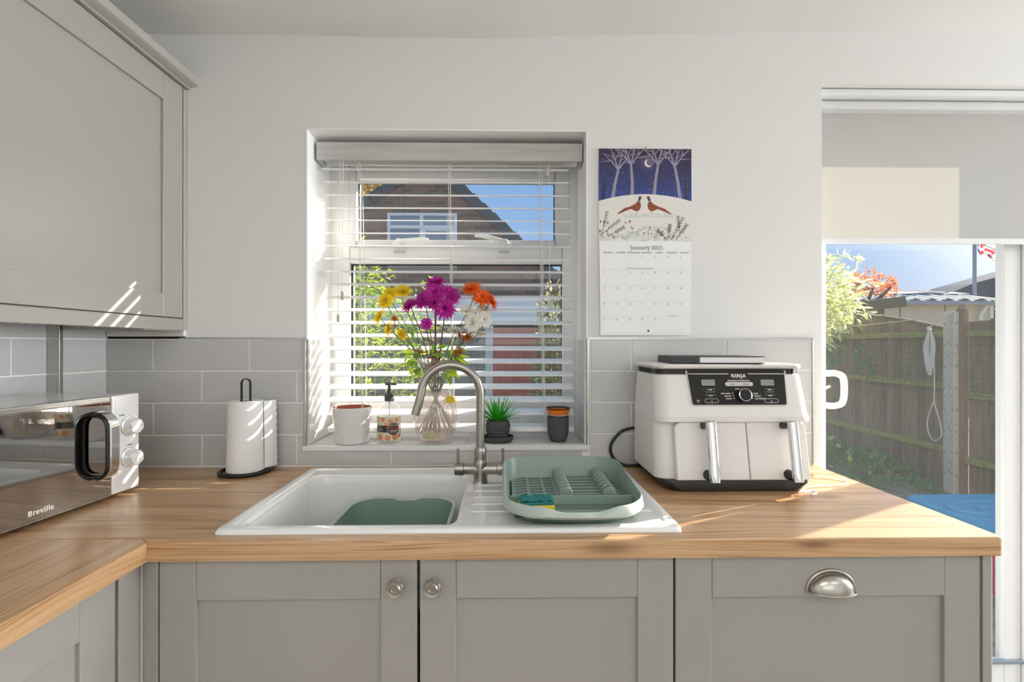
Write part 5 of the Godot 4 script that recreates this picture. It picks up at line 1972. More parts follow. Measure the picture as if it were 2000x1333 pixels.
	for q in extra:
		var t := thing("loose_leaf", q[6], "leaf", q[1])
		var b := nb()
		b.tube(spline([Vector3(0, 0, 0), -q[2].normalized() * 0.012, Vector3(neck.x + 0.02 * signf(q[1].x - neck.x), 1.225, neck.z) - q[1]], 4), 0.0009, 6)
		part("stalk", b, M["stem green"], t)
		b = nb()
		b.leaf(Vector3.ZERO, q[2], q[3], q[4], q[5], 0.15, 0.25)
		part("blade", b, M[q[0]], t, 0.0)
	# spent petals sunk in the vase
	var t := thing("sunken_flower", "spent yellow flower drowned in the vase water", "flower", Vector3(-0.170, 1.105, 0.0))
	var b := nb()
	bloom(b, Vector3(0, 0.01, 0), Vector3(0.2, 0.8, 0.4), 0.026, 9, 2, 0.009, 0.3)
	part("blossom", b, M["yellow petal"], t, 0.0)
	part("stem", nb().tube([Vector3(0, 0.006, 0), Vector3(-0.012, -0.025, 0), Vector3(-0.016, -0.05, -0.01)], 0.001, 6), M["stem brown"], t)
	t = thing("sunken_leaf", "curled yellow green leaf at the bottom of vase", "leaf", Vector3(-0.225, 0.998, 0.0))
	b = nb()
	b.leaf(Vector3(-0.03, -0.004, 0), Vector3(1, 0.35, 0.1), Vector3(0, 1, 0.6), 0.062, 0.034, 0.2, 0.3)
	part("blade", b, M["leaf lime"], t, 0.0)

# ---------------------------------------------------------------- calendar
func calendar() -> void:
	var at := Vector3(0.4425, 1.613, 0.0)
	var c := thing("calendar", "hanging wall calendar for January 2025 with two pheasants in snow", "calendar", at)
	part("backing", nb(at).span(Vector3(0.2975, 1.6145, 0.0008), Vector3(0.5885, 1.9025, 0.0030), 0.0004), M["paper"], c)
	var b := nb(at)
	b.quad(Vector3(0.296, 1.613, 0.0036), Vector3(0.590, 1.613, 0.0036), Vector3(0.589, 1.9035, 0.0036), Vector3(0.2965, 1.9035, 0.0036))
	b.span(Vector3(0.2965, 1.6132, 0.0028), Vector3(0.5895, 1.9033, 0.0035))
	for k in range(6, b.t.size()):
		b.t[k] = Vector2(0.5, 0.02)
	part("picture", b, calendar_picture(), c)
	b = nb(at)
	var g := []
	for j in 9:
		var f := j / 8.0
		var row := PackedVector3Array()
		for i in 9:
			var u := i / 8.0
			row.push_back(Vector3(lerpf(lerpf(0.2975, 0.301, f), lerpf(0.588, 0.5865, f), u), lerpf(1.613, 1.317, f), 0.0042 + 0.004 * sin(f * PI) + 0.003 * f * (1 - u)))
		g.push_back(row)
	for j in 8:
		for i in 8:
			b.quad(g[j + 1][i], g[j + 1][i + 1], g[j][i + 1], g[j][i])
	part("month_page", b, M["paper"], c, 60)
	part("under_page", nb(at).span(Vector3(0.2985, 1.3185, 0.0006), Vector3(0.586, 1.613, 0.0028), 0.0004), M["paper"], c)
	b = nb(at)
	var pz := func(y: float) -> float:
		var f := (1.613 - y) / 0.296
		return 0.0047 + 0.004 * sin(f * PI)
	var px := func(y: float, x: float) -> float:
		return pz.call(y) + 0.003 * (1.613 - y) / 0.296 * clampf((0.587 - x) / 0.288, 0.0, 1.0)
	b.text("January 2025", Transform3D(Basis.IDENTITY, Vector3(0.447, 1.5915, pz.call(1.59))), 0.0165, "Droid Serif", 400)
	var days := ["Monday", "Tuesday", "Wednesday", "Thursday", "Friday", "Saturday", "Sunday"]
	for k in 7:
		b.text(days[k], Transform3D(Basis.IDENTITY, Vector3(0.3255 + 0.0402 * k, 1.5765, px.call(1.576, 0.3255 + 0.0402 * k))), 0.0072, "Droid Serif", 400)
	for dday in 31:
		var col := (dday + 2) % 7
		var row := (dday + 2) / 7
		var y := 1.5635 - 0.0495 * row
		b.text(str(dday + 1), Transform3D(Basis.IDENTITY, Vector3(0.3125 + 0.0402 * col, y, px.call(y, 0.3125 + 0.0402 * col))), 0.0068, "Droid Serif", 400)
	b.text("New Year's Day", Transform3D(Basis.IDENTITY, Vector3(0.4025, 1.5265, px.call(1.526, 0.4))), 0.0042, "Droid Serif", 400)
	b.text("Bank Holiday (Scot)", Transform3D(Basis.IDENTITY, Vector3(0.4455, 1.5265, pz.call(1.526))), 0.0042, "Droid Serif", 400)
	b.text("Burns Night", Transform3D(Basis.IDENTITY, Vector3(0.5275, 1.3785, pz.call(1.378))), 0.0045, "Droid Serif", 400)
	part("lettering", b, mk("ink", "73716f", 0.8), c)
	b = nb(at)
	for k in 5:
		var y := 1.5225 - 0.0495 * k
		for i in 7:
			var xa := 0.3065 + 0.0395 * i
			b.box(Vector3(xa + 0.0198, y, px.call(y, xa + 0.0198) - 0.0003), Vector3(0.0395, 0.0004, 0.0006), Basis(Vector3.UP, 0.0104 * (1.613 - y) / 0.296))
	part("rule", b, mk("pale ink", "c9c8c6", 0.8), c)
	b = nb(at)
	b.x = Transform3D(Basis(Vector3.RIGHT, PI / 2), Vector3(0.452, 1.3305, px.call(1.33, 0.452)) - at)
	b.lathe([Vector2(0.0032, -0.001), Vector2(0.0032, 0.0003), Vector2(0, 0.0003)], 14)
	part("punch_hole", b, M["soft black"], c)
	at = Vector3(0.4445, 1.9, 0.0)
	var h := thing("picture_hook", "small brass hook holding up the calendar", "hook", at)
	var brass := mk("brass", "c79a3e", 0.3, 1.0)
	part("hook", nb().tube(spline([Vector3(0, 0.008, 0.0005), Vector3(0, 0.006, 0.006), Vector3(0, -0.003, 0.0075), Vector3(0, -0.008, 0.0062), Vector3(0.001, -0.004, 0.0045)], 5), 0.0012, 8), brass, h)
	part("nail", nb().tube([Vector3(0, 0.008, 0.0), Vector3(0, 0.008, 0.006)], 0.0018, 8), brass, h)

func calendar_picture() -> StandardMaterial3D:
	var s := 640
	var im := Image.create(s, s, false, Image.FORMAT_RGB8)
	var n := FastNoiseLite.new()
	n.seed = 77
	n.frequency = 0.012
	for y in s:
		for x in s:
			var f := y / (s * 0.56)
			var col := Color("33263f").lerp(Color("2b3f86"), clampf(f * 1.1 + n.get_noise_2d(x, y) * 0.35, 0, 1))
			var g := Vector2(x - 335, y - 100).length()
			col = col.lerp(Color("7c6486"), clampf(1.0 - g / 75.0, 0.0, 1.0) * 0.7)
			im.set_pixel(x, y, col)
	var r2 := RandomNumberGenerator.new()
	r2.seed = 4
	for k in 46:
		var x := r2.randf_range(0, s)
		stroke(im, [Vector2(x, 350), Vector2(x + r2.randf_range(-16, 16), r2.randf_range(255, 300))], 2.0, 0.6, Color("3a5ea8"))
	for k in 150:
		disc(im, Vector2(r2.randf_range(0, s), r2.randf_range(10, 310)), r2.randf_range(0.8, 2.2), Color("d8d4e4"))
	var bark := Color("9a92a4")
	for tr in [[Vector2(95, 350), Vector2(135, 145), -1.0], [Vector2(232, 330), Vector2(222, 110), 1.0], [Vector2(382, 330), Vector2(410, 110), -1.0], [Vector2(560, 345), Vector2(525, 120), 1.0]]:
		var a: Vector2 = tr[0]
		var t: Vector2 = tr[1]
		stroke(im, [a, a.lerp(t, 0.5) + Vector2(tr[2] * 4, 0), t], 12, 8, bark)
		for br in [[-0.75, 150], [-0.35, 170], [0.25, 165], [0.7, 160]]:
			var d := Vector2.from_angle(-PI / 2 + br[0])
			var e: Vector2 = t + d * br[1]
			stroke(im, [t, t + d * br[1] * 0.45 + Vector2(0, -6), e], 6, 1.6, bark)
			stroke(im, [t + d * br[1] * 0.4, t + d.rotated(0.5) * br[1] * 0.85], 3, 1, bark)
			stroke(im, [t + d * br[1] * 0.55, t + d.rotated(-0.45) * br[1] * 0.95], 3, 1, bark)
	stroke(im, [Vector2(30, 350), Vector2(44, 210)], 8, 3, Color("2a2636"))
	stroke(im, [Vector2(600, 345), Vector2(600, 180), Vector2(572, 130)], 9, 2, Color("3a2f3a"))
	stroke(im, [Vector2(602, 190), Vector2(630, 120)], 5, 2, Color("3a2f3a"))
	disc(im, Vector2(344, 98), 28, Color("efe6da"))
	disc(im, Vector2(355, 92), 26, Color("75608a"))
	var hill := [Vector2(0, 366)]
	for k in 33:
		var u := k / 32.0
		hill.push_back(Vector2(s * u, 315 + 48 * pow(absf(u * 2 - 1), 2.0)))
	hill.append_array([Vector2(s, s), Vector2(0, s)])
	fill(im, hill, Color("e9e4dd"))
	for k in 260:
		var q := Vector2(r2.randf_range(0, s), r2.randf_range(540, s))
		if q.y > 560 + 40 * sin(q.x * 0.012):
			stroke(im, [q, q + Vector2(r2.randf_range(-30, 30), r2.randf_range(-34, 6))], 5, 1, Color("cdd2cc") if k % 3 else Color("b4bbb6"))
	for k in 70:
		var q := Vector2(r2.randf_range(165, 500), r2.randf_range(448, 476))
		stroke(im, [q, q + Vector2(r2.randf_range(10, 34), r2.randf_range(-2, 2))], 3, 2, Color("cfd6d0"))
	for bd in [[Vector2(260, 405), 1.0], [Vector2(368, 405), -1.0]]:
		var o: Vector2 = bd[0]
		var f: float = bd[1]
		var body := []
		for q in [Vector2(26, -38), Vector2(32, -10), Vector2(26, 14), Vector2(6, 30), Vector2(-18, 22), Vector2(-44, 10), Vector2(-70, 24), Vector2(-122, 48), Vector2(-134, 46), Vector2(-84, 8), Vector2(-44, -4), Vector2(-10, -22), Vector2(8, -40)]:
			body.push_back(o + Vector2(q.x * f, q.y))
		fill(im, body, Color("8f4526"))
		for k in 16:
			var q := o + Vector2(r2.randf_range(-24, 22) * f, r2.randf_range(-14, 18))
			stroke(im, [q, q + Vector2(-6 * f, 3)], 2.0, 1.0, Color("5c2a1c") if k % 2 else Color("b86a3a"))
		stroke(im, [o + Vector2(-40 * f, 8), o + Vector2(-128 * f, 46)], 4, 1.5, Color("7a4a24"))
		stroke(im, [o + Vector2(17 * f, -40), o + Vector2(22 * f, -58)], 9, 8, Color("333b3c"))
		disc(im, o + Vector2(26 * f, -66), 11, Color("2f3536"))
		disc(im, o + Vector2(28 * f, -66), 5, Color("a8332c"))
		stroke(im, [o + Vector2(34 * f, -64), o + Vector2(46 * f, -60)], 3, 1, Color("c9b48a"))
		stroke(im, [o + Vector2(15 * f, -41), o + Vector2(29 * f, -40)], 2.5, 2.5, Color("e8e4dc"))
		for k in [-4.0, 6.0]:
			stroke(im, [o + Vector2(k * f, 26), o + Vector2((k + 1) * f, 50)], 1.2, 1.2, Color("a07a66"))
	for st in [[Vector2(10, 600), Vector2(150, 490)], [Vector2(20, 610), Vector2(60, 430)], [Vector2(70, 605), Vector2(180, 540)], [Vector2(470, 630), Vector2(400, 560)], [Vector2(500, 630), Vector2(585, 470)], [Vector2(480, 620), Vector2(490, 520)], [Vector2(540, 620), Vector2(610, 520)], [Vector2(560, 600), Vector2(545, 460)]]:
		stroke(im, st, 2.0, 1.0, Color("4a4642"))
		for k in 6:
			var p: Vector2 = st[0].lerp(st[1], 0.4 + 0.1 * k)
			for sg in [-0.8, 0.8]:
				var d: Vector2 = (st[1] - st[0]).normalized().rotated(sg)
				stroke(im, [p, p + d * 12, p + d * 22], 2.6, 0.8, Color("3f3c39"))
	for k in 26:
		var q: Vector2 = [Vector2(95, 590), Vector2(215, 530), Vector2(345, 570), Vector2(420, 600), Vector2(500, 585)][k % 5] + Vector2(r2.randf_range(-40, 40), r2.randf_range(-30, 30))
		stroke(im, [q, q + Vector2(0, r2.randf_range(10, 24))], 1.0, 0.8, Color("5a544e"))
		disc(im, q, r2.randf_range(3, 6), Color("96504a"))
	for q in [Vector2(14, 505), Vector2(38, 510), Vector2(64, 514), Vector2(10, 575)]:
		for a in [-0.7, -0.2, 0.4]:
			stroke(im, [q + Vector2(0, 8), q + Vector2.from_angle(-PI / 2 + a) * 12], 2.2, 0.8, Color("34302d"))
	var m := mk("calendar print", "ffffff", 0.45)
	m.albedo_texture = ImageTexture.create_from_image(im)
	return m

# ---------------------------------------------------------------- outside the window
func cluster(b: B, n: int, c: Vector3, rad: Vector3, l: float, w: float, droop := 0.2, shell := 0.45) -> void:
	for i in n:
		var d := Vector3(rng.randfn(), rng.randfn(), rng.randfn()).normalized()
		var r := lerpf(shell, 1.0, sqrt(rng.randf()))
		var o := c + Vector3(d.x * rad.x, d.y * rad.y, d.z * rad.z) * r
		var dir := (d + Vector3(rng.randf_range(-0.8, 0.8), rng.randf_range(-0.8, 0.8) - droop, rng.randf_range(-0.8, 0.8))).normalized()
		b.leaf(o, dir, Vector3(rng.randfn(), rng.randfn(), rng.randfn()), l * rng.randf_range(0.7, 1.25), w * rng.randf_range(0.7, 1.2))

func leaf_part(b: B, m: Material, parent: Node, called := "foliage") -> void:
	var o := part(called, b, m, parent, 0.0)
	o.set_meta("kind", "stuff")

func house_outside() -> void:
	var Z := -7.5
	var apex := Vector2(-1.405, 4.72)
	var eave_l := Vector2(-4.6, apex.y - 3.195 * 0.69)
	var eave_r := Vector2(2.1, apex.y - 3.505 * 0.925)
	var h := thing("brick_house", "brown brick gabled house across the garden with white upper window", "house", Vector3(-1.3, -0.1, Z))
	var o := h.position
	var mortar := mk("mortar", "9c9288", 0.95)
	var bricks := [mk("brick brown", "7a6154", 0.9), mk("brick dark", "66524a", 0.9), mk("brick red", "8a6555", 0.9)]
	for m in bricks:
		bump(m, 0.1, 0.25, Vector3(1.5, 1.5, 1.5), 31)
	var b := nb(o)
	var gable := PackedVector2Array([Vector2(eave_l.x, -0.1), Vector2(eave_r.x, -0.1), eave_r, apex, eave_l])
	b.extrude(gable, Z - 6.0, Z)
	var wall := part("wall", b, mortar, h)
	# bricks: nearest to the window's view singly, the rest joined
	var win := Rect2(-2.176, 2.75, 1.296, 1.0)
	var rows := []
	var bm := {}
	var list := []
	var y := -0.05
	var r := 0
	while y < apex.y - 0.1:
		var x0 := -4.5 + (0.1225 if r % 2 else 0.0)
		for k in 28:
			var x := x0 + 0.245 * k
			var l := x
			var e := x + 0.235
			var top := y + 0.066
			var lim_l := apex.x - (apex.y - top - 0.02) / 0.69
			var lim_r := apex.x + (apex.y - top - 0.02) / 0.925
			l = maxf(l, lim_l)
			e = minf(e, lim_r)
			if top > win.position.y and y < win.end.y:
				if l < win.end.x and e > win.position.x:
					if l < win.position.x:
						e = win.position.x
					elif e > win.end.x:
						l = win.end.x
					else:
						continue
			if e - l > 0.04:
				list.push_back([l, e, y])
		y += 0.0762
		r += 1
	var shown := []
	var rest := nb(o)
	for q in list:
		if q[2] > 2.12 and q[2] < 4.42 and q[1] > -2.85 and q[0] < 1.1 and shown.size() < 298:
			shown.push_back(q)
		else:
			rest.span(Vector3(q[0], q[2], Z - 0.02), Vector3(q[1], q[2] + 0.066, Z + 0.008))
	for q in shown:
		var key := "%.3f" % (q[1] - q[0])
		if not bm.has(key):
			bm[key] = nb().extrude(PackedVector2Array([Vector2(0, 0), Vector2(q[1] - q[0], 0), Vector2(q[1] - q[0], 0.066), Vector2(0, 0.066)]), -0.02, 0.008, 0.003).mesh(0.0)
		var br := part("brick", bm[key], bricks[rng.randi() % 3], wall)
		br.position = Vector3(q[0], q[2], Z + rng.randf_range(-0.002, 0.003)) - o
	var rs := part("brick", rest, bricks[0], wall, 0.0)
	rs.set_meta("kind", "stuff")
	# roof edge of lapped slates on both slopes
	var slate := mk("slate", "4c535c", 0.8)
	bump(slate, 0.2, 0.6, Vector3(1.2, 1.2, 1.2), 33)
	var roof := nb(o)
	for sgn in [-1, 1]:
		var e: Vector2 = eave_l if sgn < 0 else eave_r
		var d := (e - apex).normalized()
		var n := Vector2(-d.y, d.x) * (1.0 if sgn > 0 else -1.0)
		if n.y < 0:
			n = -n
		roof.extrude(PackedVector2Array([apex + n * 0.02, e + n * 0.02, e + n * 0.10, apex + n * 0.10]), Z - 6.0, Z + 0.02)
	var rf := part("roof", roof, slate, h)
	for sgn in [-1, 1]:
		var e: Vector2 = eave_l if sgn < 0 else eave_r
		var d := (e - apex).normalized()
		var n := Vector2(-d.y, d.x)
		if n.y < 0:
			n = -n
		var len := apex.distance_to(e)
		var k := 0
		while k * 0.26 < len - 0.1:
			var a := apex + d * (k * 0.26)
			b = nb()
			b.extrude(PackedVector2Array([Vector2(-0.01, -0.13), Vector2(0.275, -0.13), Vector2(0.275, 0.055), Vector2(-0.01, 0.085)]), -0.06, 0.09, 0.01)
			var s := part("slate", b, slate, rf, 0.0)
			s.position = Vector3(a.x, a.y, Z) + Vector3(n.x, n.y, 0) * 0.05 - o
			s.basis = Basis(Vector3(d.x, d.y, 0), Vector3(n.x, n.y, 0), Vector3(d.x, d.y, 0).cross(Vector3(n.x, n.y, 0)))
			k += 1
	# upper window
	var frame := nb(o)
	var wl := win.position.x
	var wr := win.end.x
	var wb := win.position.y
	var wt := win.end.y
	frame_ring(frame, wl, wr, wb, wt, 0.055, 0.06, 0.06, 0.05, Z - 0.03, Z + 0.035, 0.0)
	frame.span(Vector3(-1.575, wb, Z - 0.03), Vector3(-1.51, wt, Z + 0.033))
	frame.span(Vector3(wl, 3.46, Z - 0.03), Vector3(wr, 3.52, Z + 0.034))
	var fw := part("window", frame, M["upvc"], h)
	var dark := mk("far pane", "7d93a8", 0.05, 0.0)
	for q in [[wl + 0.05, -1.57, 3.51, wt - 0.04], [-1.52, wr - 0.05, 3.51, wt - 0.04], [wl + 0.05, -1.57, wb + 0.05, 3.47], [-1.52, wr - 0.05, wb + 0.05, 3.47]]:
		part("pane", nb(o).span(Vector3(q[0], q[2], Z - 0.02), Vector3(q[1], q[3], Z + 0.01)), dark, fw)
	part("blind_inside", nb(o).span(Vector3(wr - 0.2, wb + 0.05, Z + 0.0105), Vector3(wr - 0.06, wt - 0.05, Z + 0.0115)), M["valance white"], fw)
	b = nb(o)
	frame_ring(b, -1.505, wr - 0.06, wb + 0.05, 3.455, 0.04, 0.04, 0.04, 0.04, Z, Z + 0.045, 0.0)
	part("casement", b, M["upvc"], fw)
	# pale boarded lean-to in front of the gable
	var bo := mk("pale boarding", "e6eded", 0.6)
	h = thing("lean_to", "pale blue boarded lean-to below the brick gable", "shed", Vector3(-0.6, -0.1, -7.1))
	o = h.position
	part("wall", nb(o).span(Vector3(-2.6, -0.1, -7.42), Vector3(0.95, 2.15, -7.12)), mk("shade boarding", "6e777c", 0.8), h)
	for k in 5:
		part("board", nb(o).rbox(Vector3(-0.82, 1.70 + 0.098 * k, -7.10), Vector3(3.56, 0.104, 0.02), 0.004, 1, Basis(Vector3.RIGHT, 0.12)), bo, h)
	part("eave", nb(o).span(Vector3(-2.6, 1.60, -7.2), Vector3(0.96, 1.655, -7.06)), mk("eave dark", "33373a", 0.7), h)

	# timber fences in the middle distance
	var grey := mk("grey boards", "565d64", 0.85)
	mottle(grey, 0.03, ["474d54", "5f666d", "6c737a"], Vector3(2.5, 0.25, 2.5), 41)
	var red := mk("red boards", "8c3f38", 0.85)
	mottle(red, 0.03, ["74302b", "94443b", "a0544a"], Vector3(2.5, 0.25, 2.5), 43)
	h = thing("garden_fence", "dark grey vertical board fence behind the bamboo", "fence", Vector3(-1.3, -0.1, -4.5))
	o = h.position
	for k in 20:
		var x := -2.62 + 0.1195 * k
		part("board", nb(o).span(Vector3(x, -0.1, -4.53), Vector3(x + 0.114, 1.52 + rng.randf_range(-0.012, 0.012), -4.505), 0.004), grey, h, 0.0)
	part("rail", nb(o).span(Vector3(-2.62, 1.0, -4.56), Vector3(-0.236, 1.08, -4.53)), grey, h)
	h = thing("fence_post", "pale grey post between the dark grey and red fence boards", "post", Vector3(-0.19, -0.1, -4.5))
	part("post", nb().span(Vector3(-0.045, 0, -0.05), Vector3(0.045, 1.63, 0.02), 0.006), mk("pale post", "a9b1ba", 0.8), h)
	h = thing("garden_fence", "dark red vertical board fence beyond the right shrub", "fence", Vector3(0.5, -0.1, -4.5))
	o = h.position
	for k in 11:
		var x := -0.143 + 0.1195 * k
		part("board", nb(o).span(Vector3(x, -0.1, -4.53), Vector3(x + 0.1165, 1.505 + rng.randf_range(-0.006, 0.006), -4.505), 0.003), red, h, 0.0)
	part("rail", nb(o).span(Vector3(-0.143, 1.43, -4.505), Vector3(1.17, 1.5, -4.48), 0.004), red, h)

	# bamboo
	leafy("bamboo leaf", "a4b634")
	leafy("bamboo leaf deep", "557a22")
	h = thing("bamboo", "bright yellow green bamboo outside the window at the house side", "bamboo", Vector3(-1.35, -0.1, -3.5))
	o = h.position
	b = nb(o)
	var b2 := nb(o)
	var culm := nb(o)
	for k in 24:
		var x := -2.05 + 1.1 * pow(rng.randf(), 0.95)
		var top := lerpf(2.4, 1.7, clampf((x + 1.95) / 1.0, 0, 1)) + rng.randf_range(-0.2, 0.25)
		var z := -3.5 + rng.randf_range(-0.25, 0.25)
		var tip := Vector3(x + rng.randf_range(-0.1, 0.18), top, z)
		culm.tube([Vector3(x, -0.1, z), Vector3(x, 0.9, z), tip], [0.008, 0.007, 0.002], 6)
		for i in 95:
			var f := lerpf(0.28, 1.0, sqrt(rng.randf()))
			var p := Vector3(x, -0.1, z).lerp(tip, f)
			var a := rng.randf() * TAU
			var rr_ := rng.randf_range(0.02, 0.24)
			p += Vector3(cos(a) * rr_, rng.randf_range(-0.06, 0.05), sin(a) * rr_)
			var d := Vector3(cos(a) + rng.randf_range(-0.4, 0.4), rng.randf_range(-0.6, 0.5), sin(a) + rng.randf_range(-0.4, 0.4))
			(b if rng.randf() < 0.7 else b2).leaf(p, d, Vector3(rng.randfn(), rng.randfn(), rng.randfn()), rng.randf_range(0.08, 0.14), rng.randf_range(0.014, 0.024), 0.2)
	part("culm", culm, M["stem green"], h)
	leaf_part(b, M["bamboo leaf"], h)
	leaf_part(b2, M["bamboo leaf deep"], h)
	# shrub at the other side of the window
	leafy("shrub leaf", "56613a")
	leafy("shrub tip", "c9c07a")
	h = thing("shrub", "olive green shrub with pale tips in front of the red fence", "shrub", Vector3(0.5, -0.1, -3.2))
	o = h.position
	b = nb(o)
	b2 = nb(o)
	cluster(b, 2600, Vector3(0.50, 0.72, -3.2), Vector3(0.25, 0.82, 0.22), 0.05, 0.030, 0.2, 0.2)
	cluster(b, 700, Vector3(0.50, 1.42, -3.2), Vector3(0.19, 0.4, 0.17), 0.045, 0.022, -0.2, 0.2)
	cluster(b2, 260, Vector3(0.50, 1.50, -3.17), Vector3(0.20, 0.42, 0.18), 0.045, 0.02, -0.3, 0.3)
	culm = nb(o)
	for k in 9:
		culm.tube([Vector3(0.5, -0.1, -3.2), Vector3(0.5 + rng.randf_range(-0.1, 0.1), 0.8, -3.2), Vector3(0.5 + rng.randf_range(-0.18, 0.18), rng.randf_range(1.5, 1.95), -3.2 + rng.randf_range(-0.1, 0.1))], [0.012, 0.008, 0.003], 6)
	part("branch", culm, M["stem brown"], h)
	leaf_part(b, M["shrub leaf"], h)
	leaf_part(b2, M["shrub tip"], h)
	# tree behind the house
	leafy("autumn leaf", "c9a94a")
	leafy("autumn leaf dull", "8f8a55")
	h = thing("autumn_tree", "yellowing autumn tree rising behind the brick house roof", "tree", Vector3(-4.7, -0.1, -16))
	o = h.position
	b = nb(o)
	b2 = nb(o)
	for k in 9:
		var c := Vector3(-5.2 + rng.randf_range(-1.3, 1.15), 6.3 + rng.randf_range(-1.6, 0.9), -16 + rng.randf_range(-0.6, 0.6))
		cluster(b, 150, c, Vector3(0.7, 0.55, 0.6), 0.17, 0.11)
		cluster(b2, 90, c + Vector3(0.1, -0.2, 0.2), Vector3(0.7, 0.55, 0.6), 0.17, 0.11)
	culm = nb(o)
	for q in [[-4.75, 6.95], [-5.15, 6.5], [-4.5, 7.2], [-4.45, 6.55], [-4.9, 7.5], [-5.3, 7.1]]:
		cluster(b, 110, Vector3(q[0], q[1], -15.8), Vector3(0.45, 0.4, 0.4), 0.15, 0.10)
		cluster(b2, 40, Vector3(q[0], q[1], -15.8), Vector3(0.45, 0.4, 0.4), 0.15, 0.10)
	culm.tube([Vector3(-5.2, -0.1, -16), Vector3(-5.2, 4.5, -16), Vector3(-5.0, 6.6, -16)], [0.2, 0.13, 0.03], 8)
	for k in 7:
		culm.tube([Vector3(-5.2, 4.2, -16), Vector3(-5.2 + rng.randf_range(-0.7, 0.7), 5.3, -16), Vector3(-5.2 + rng.randf_range(-1.5, 1.5), 6.4, -16)], [0.07, 0.04, 0.01], 6)
	part("trunk", culm, M["stem brown"], h)
	leaf_part(b, M["autumn leaf"], h)
	leaf_part(b2, M["autumn leaf dull"], h)

# ---------------------------------------------------------------- outside the garden door
func garden_outside() -> void:
	var gr := mk("ground stone", "7d7868", 0.95)
	mottle(gr, 0.012, ["55533f", "807a66", "9a9382", "6a6650"], Vector3(1.2, 1.2, 1.2), 51, 512)
	struct("ground", nb().span(Vector3(-40, -0.4, -60), Vector3(60, -0.1, -0.26)), gr)
	var X := 4.2
	var old := [mk("old board", "8a8070", 0.95), mk("old board warm", "90836f", 0.95), mk("old board dark", "776e61", 0.95)]
	for i in 3:
		mottle(old[i], 0.03, [["67583f", "86735a", "958367"], ["6f5e42", "8c7858", "9c8766"], ["584c39", "746551", "83725b"]][i], Vector3(3, 0.3, 3), 60 + i)
	var mossy := mk("mossy rail", "8a8a4c", 0.95)
	mottle(mossy, 0.04, ["75763a", "96954f", "8d8566"], Vector3(1.2, 1.2, 1.2), 66)
	# the run beyond the post
	for panel in 2:
		var f := thing("boundary_fence", ["weathered board fence panel with mossy rails beyond the concrete post", "weathered board fence panel nearer the house than the concrete post"][panel], "fence", Vector3(X, -0.1, [-4.2, -1.8][panel]))
		var o := f.position
		var z0: float = [-5.6, -2.80][panel]
		var z1: float = [-2.985, -0.6][panel]
		var z := z0
		var k := 0
		while z < z1 - 0.03:
			var e := minf(z + 0.098, z1)
			var u := (z - z0) / (z1 - z0)
			var top := 1.40 + 0.20 * sin(PI * clampf(u, 0, 1)) + (0.02 if panel == 0 else 0.07)
			if panel == 1:
				top = 1.50 + 0.22 * smoothstep(0.0, 0.5, u)
			part("board", nb(o).rbox(Vector3(X + 0.035 + 0.006 * (k % 2), (top - 0.1) / 2, (z + e) / 2), Vector3(0.014, top + 0.1, e - z + 0.006), 0.003, 1, Basis(Vector3.UP, 0.07)), old[rng.randi() % 3], f, 0.0)
			z = e
			k += 1
		for q in [[1.39, 1.385], [0.905, 0.875], [0.30, 0.28]]:
			var ry: float = q[panel] - (0.04 if panel == 1 and q[0] < 1.0 else 0.0)
			part("rail", nb(o).rbox(Vector3(X + 0.005, ry, (z0 + z1) / 2), Vector3(0.055, 0.062, z1 - z0), 0.012), mossy, f)
		if panel == 0:
			var cap := nb(o)
			var pts := []
			for i in 15:
				var u := i / 14.0
				pts.push_back(Vector3(X + 0.03, 1.435 + 0.20 * sin(PI * u), lerpf(z0, z1, u)))
			cap.tube(pts, 0.018, 6)
			part("capping", cap, old[2], f)
	var con := mk("concrete", "a8a198", 0.95)
	mottle(con, 0.03, ["8f8270", "c0b4a2", "cfc5b5", "a99b88"], Vector3(2.5, 2.5, 2.5), 71)
	bump(con, 0.1, 0.3, Vector3(2.5, 2.5, 2.5), 72)
	var p := thing("concrete_post", "weathered concrete fence post carrying the washing line", "post", Vector3(X - 0.01, -0.1, -2.91))
	part("post", nb().rbox(Vector3(0, 0.85, 0), Vector3(0.10, 1.70, 0.125), 0.012, 2), con, p)
	part("batten", nb().rbox(Vector3(0.01, 0.86, 0.085), Vector3(0.05, 1.72, 0.045), 0.004), mk("batten brown", "8b6f52", 0.9), p)
	var b := nb()
	b.tube(spline([Vector3(-0.02, 1.69, 0.05), Vector3(0.0, 1.745, 0.07), Vector3(0.0, 1.745, 0.10), Vector3(-0.02, 1.69, 0.12)]), 0.012, 8)
	part("line_knot", b, old[0], p)
	# green wire mesh hung on the fence
	var wire := mk("green wire", "3f5a48", 0.6)
	for panel in 2:
		var wm := thing("wire_mesh", ["green wire mesh hanging on the fence beyond the concrete post", "green wire mesh stretched on the nearer fence panel"][panel], "wire mesh", Vector3(X - 0.03, 0.8, [-3.4, -2.2][panel]))
		var o := wm.position
		b = nb(o)
		var za: float = [-3.95, -2.76][panel]
		var zb: float = [-3.02, -1.5][panel]
		var zz := za
		while zz < zb:
			b.tube([Vector3(X - 0.035, 0.84, zz), Vector3(X - 0.045, 1.36, zz), Vector3(X - 0.03 + (0.0 if panel == 0 else 0.04), 1.49 if panel else 1.40, zz - (0.0 if panel == 0 else 0.05))], 0.0022, 4)
			zz += 0.0745
		var yy := 0.84
		while yy < 1.42:
			b.tube([Vector3(X - 0.037, yy, za), Vector3(X - 0.037, yy, zb)], 0.0022, 4)
			yy += 0.0745
		var me := part("wire", b, wire, wm)
		me.set_meta("kind", "stuff")
	# washing line, peg and coil
	var rope := mk("rope", "d8d0c0", 0.9)
	b = nb(Vector3(4.0, 1.5, -3.5))
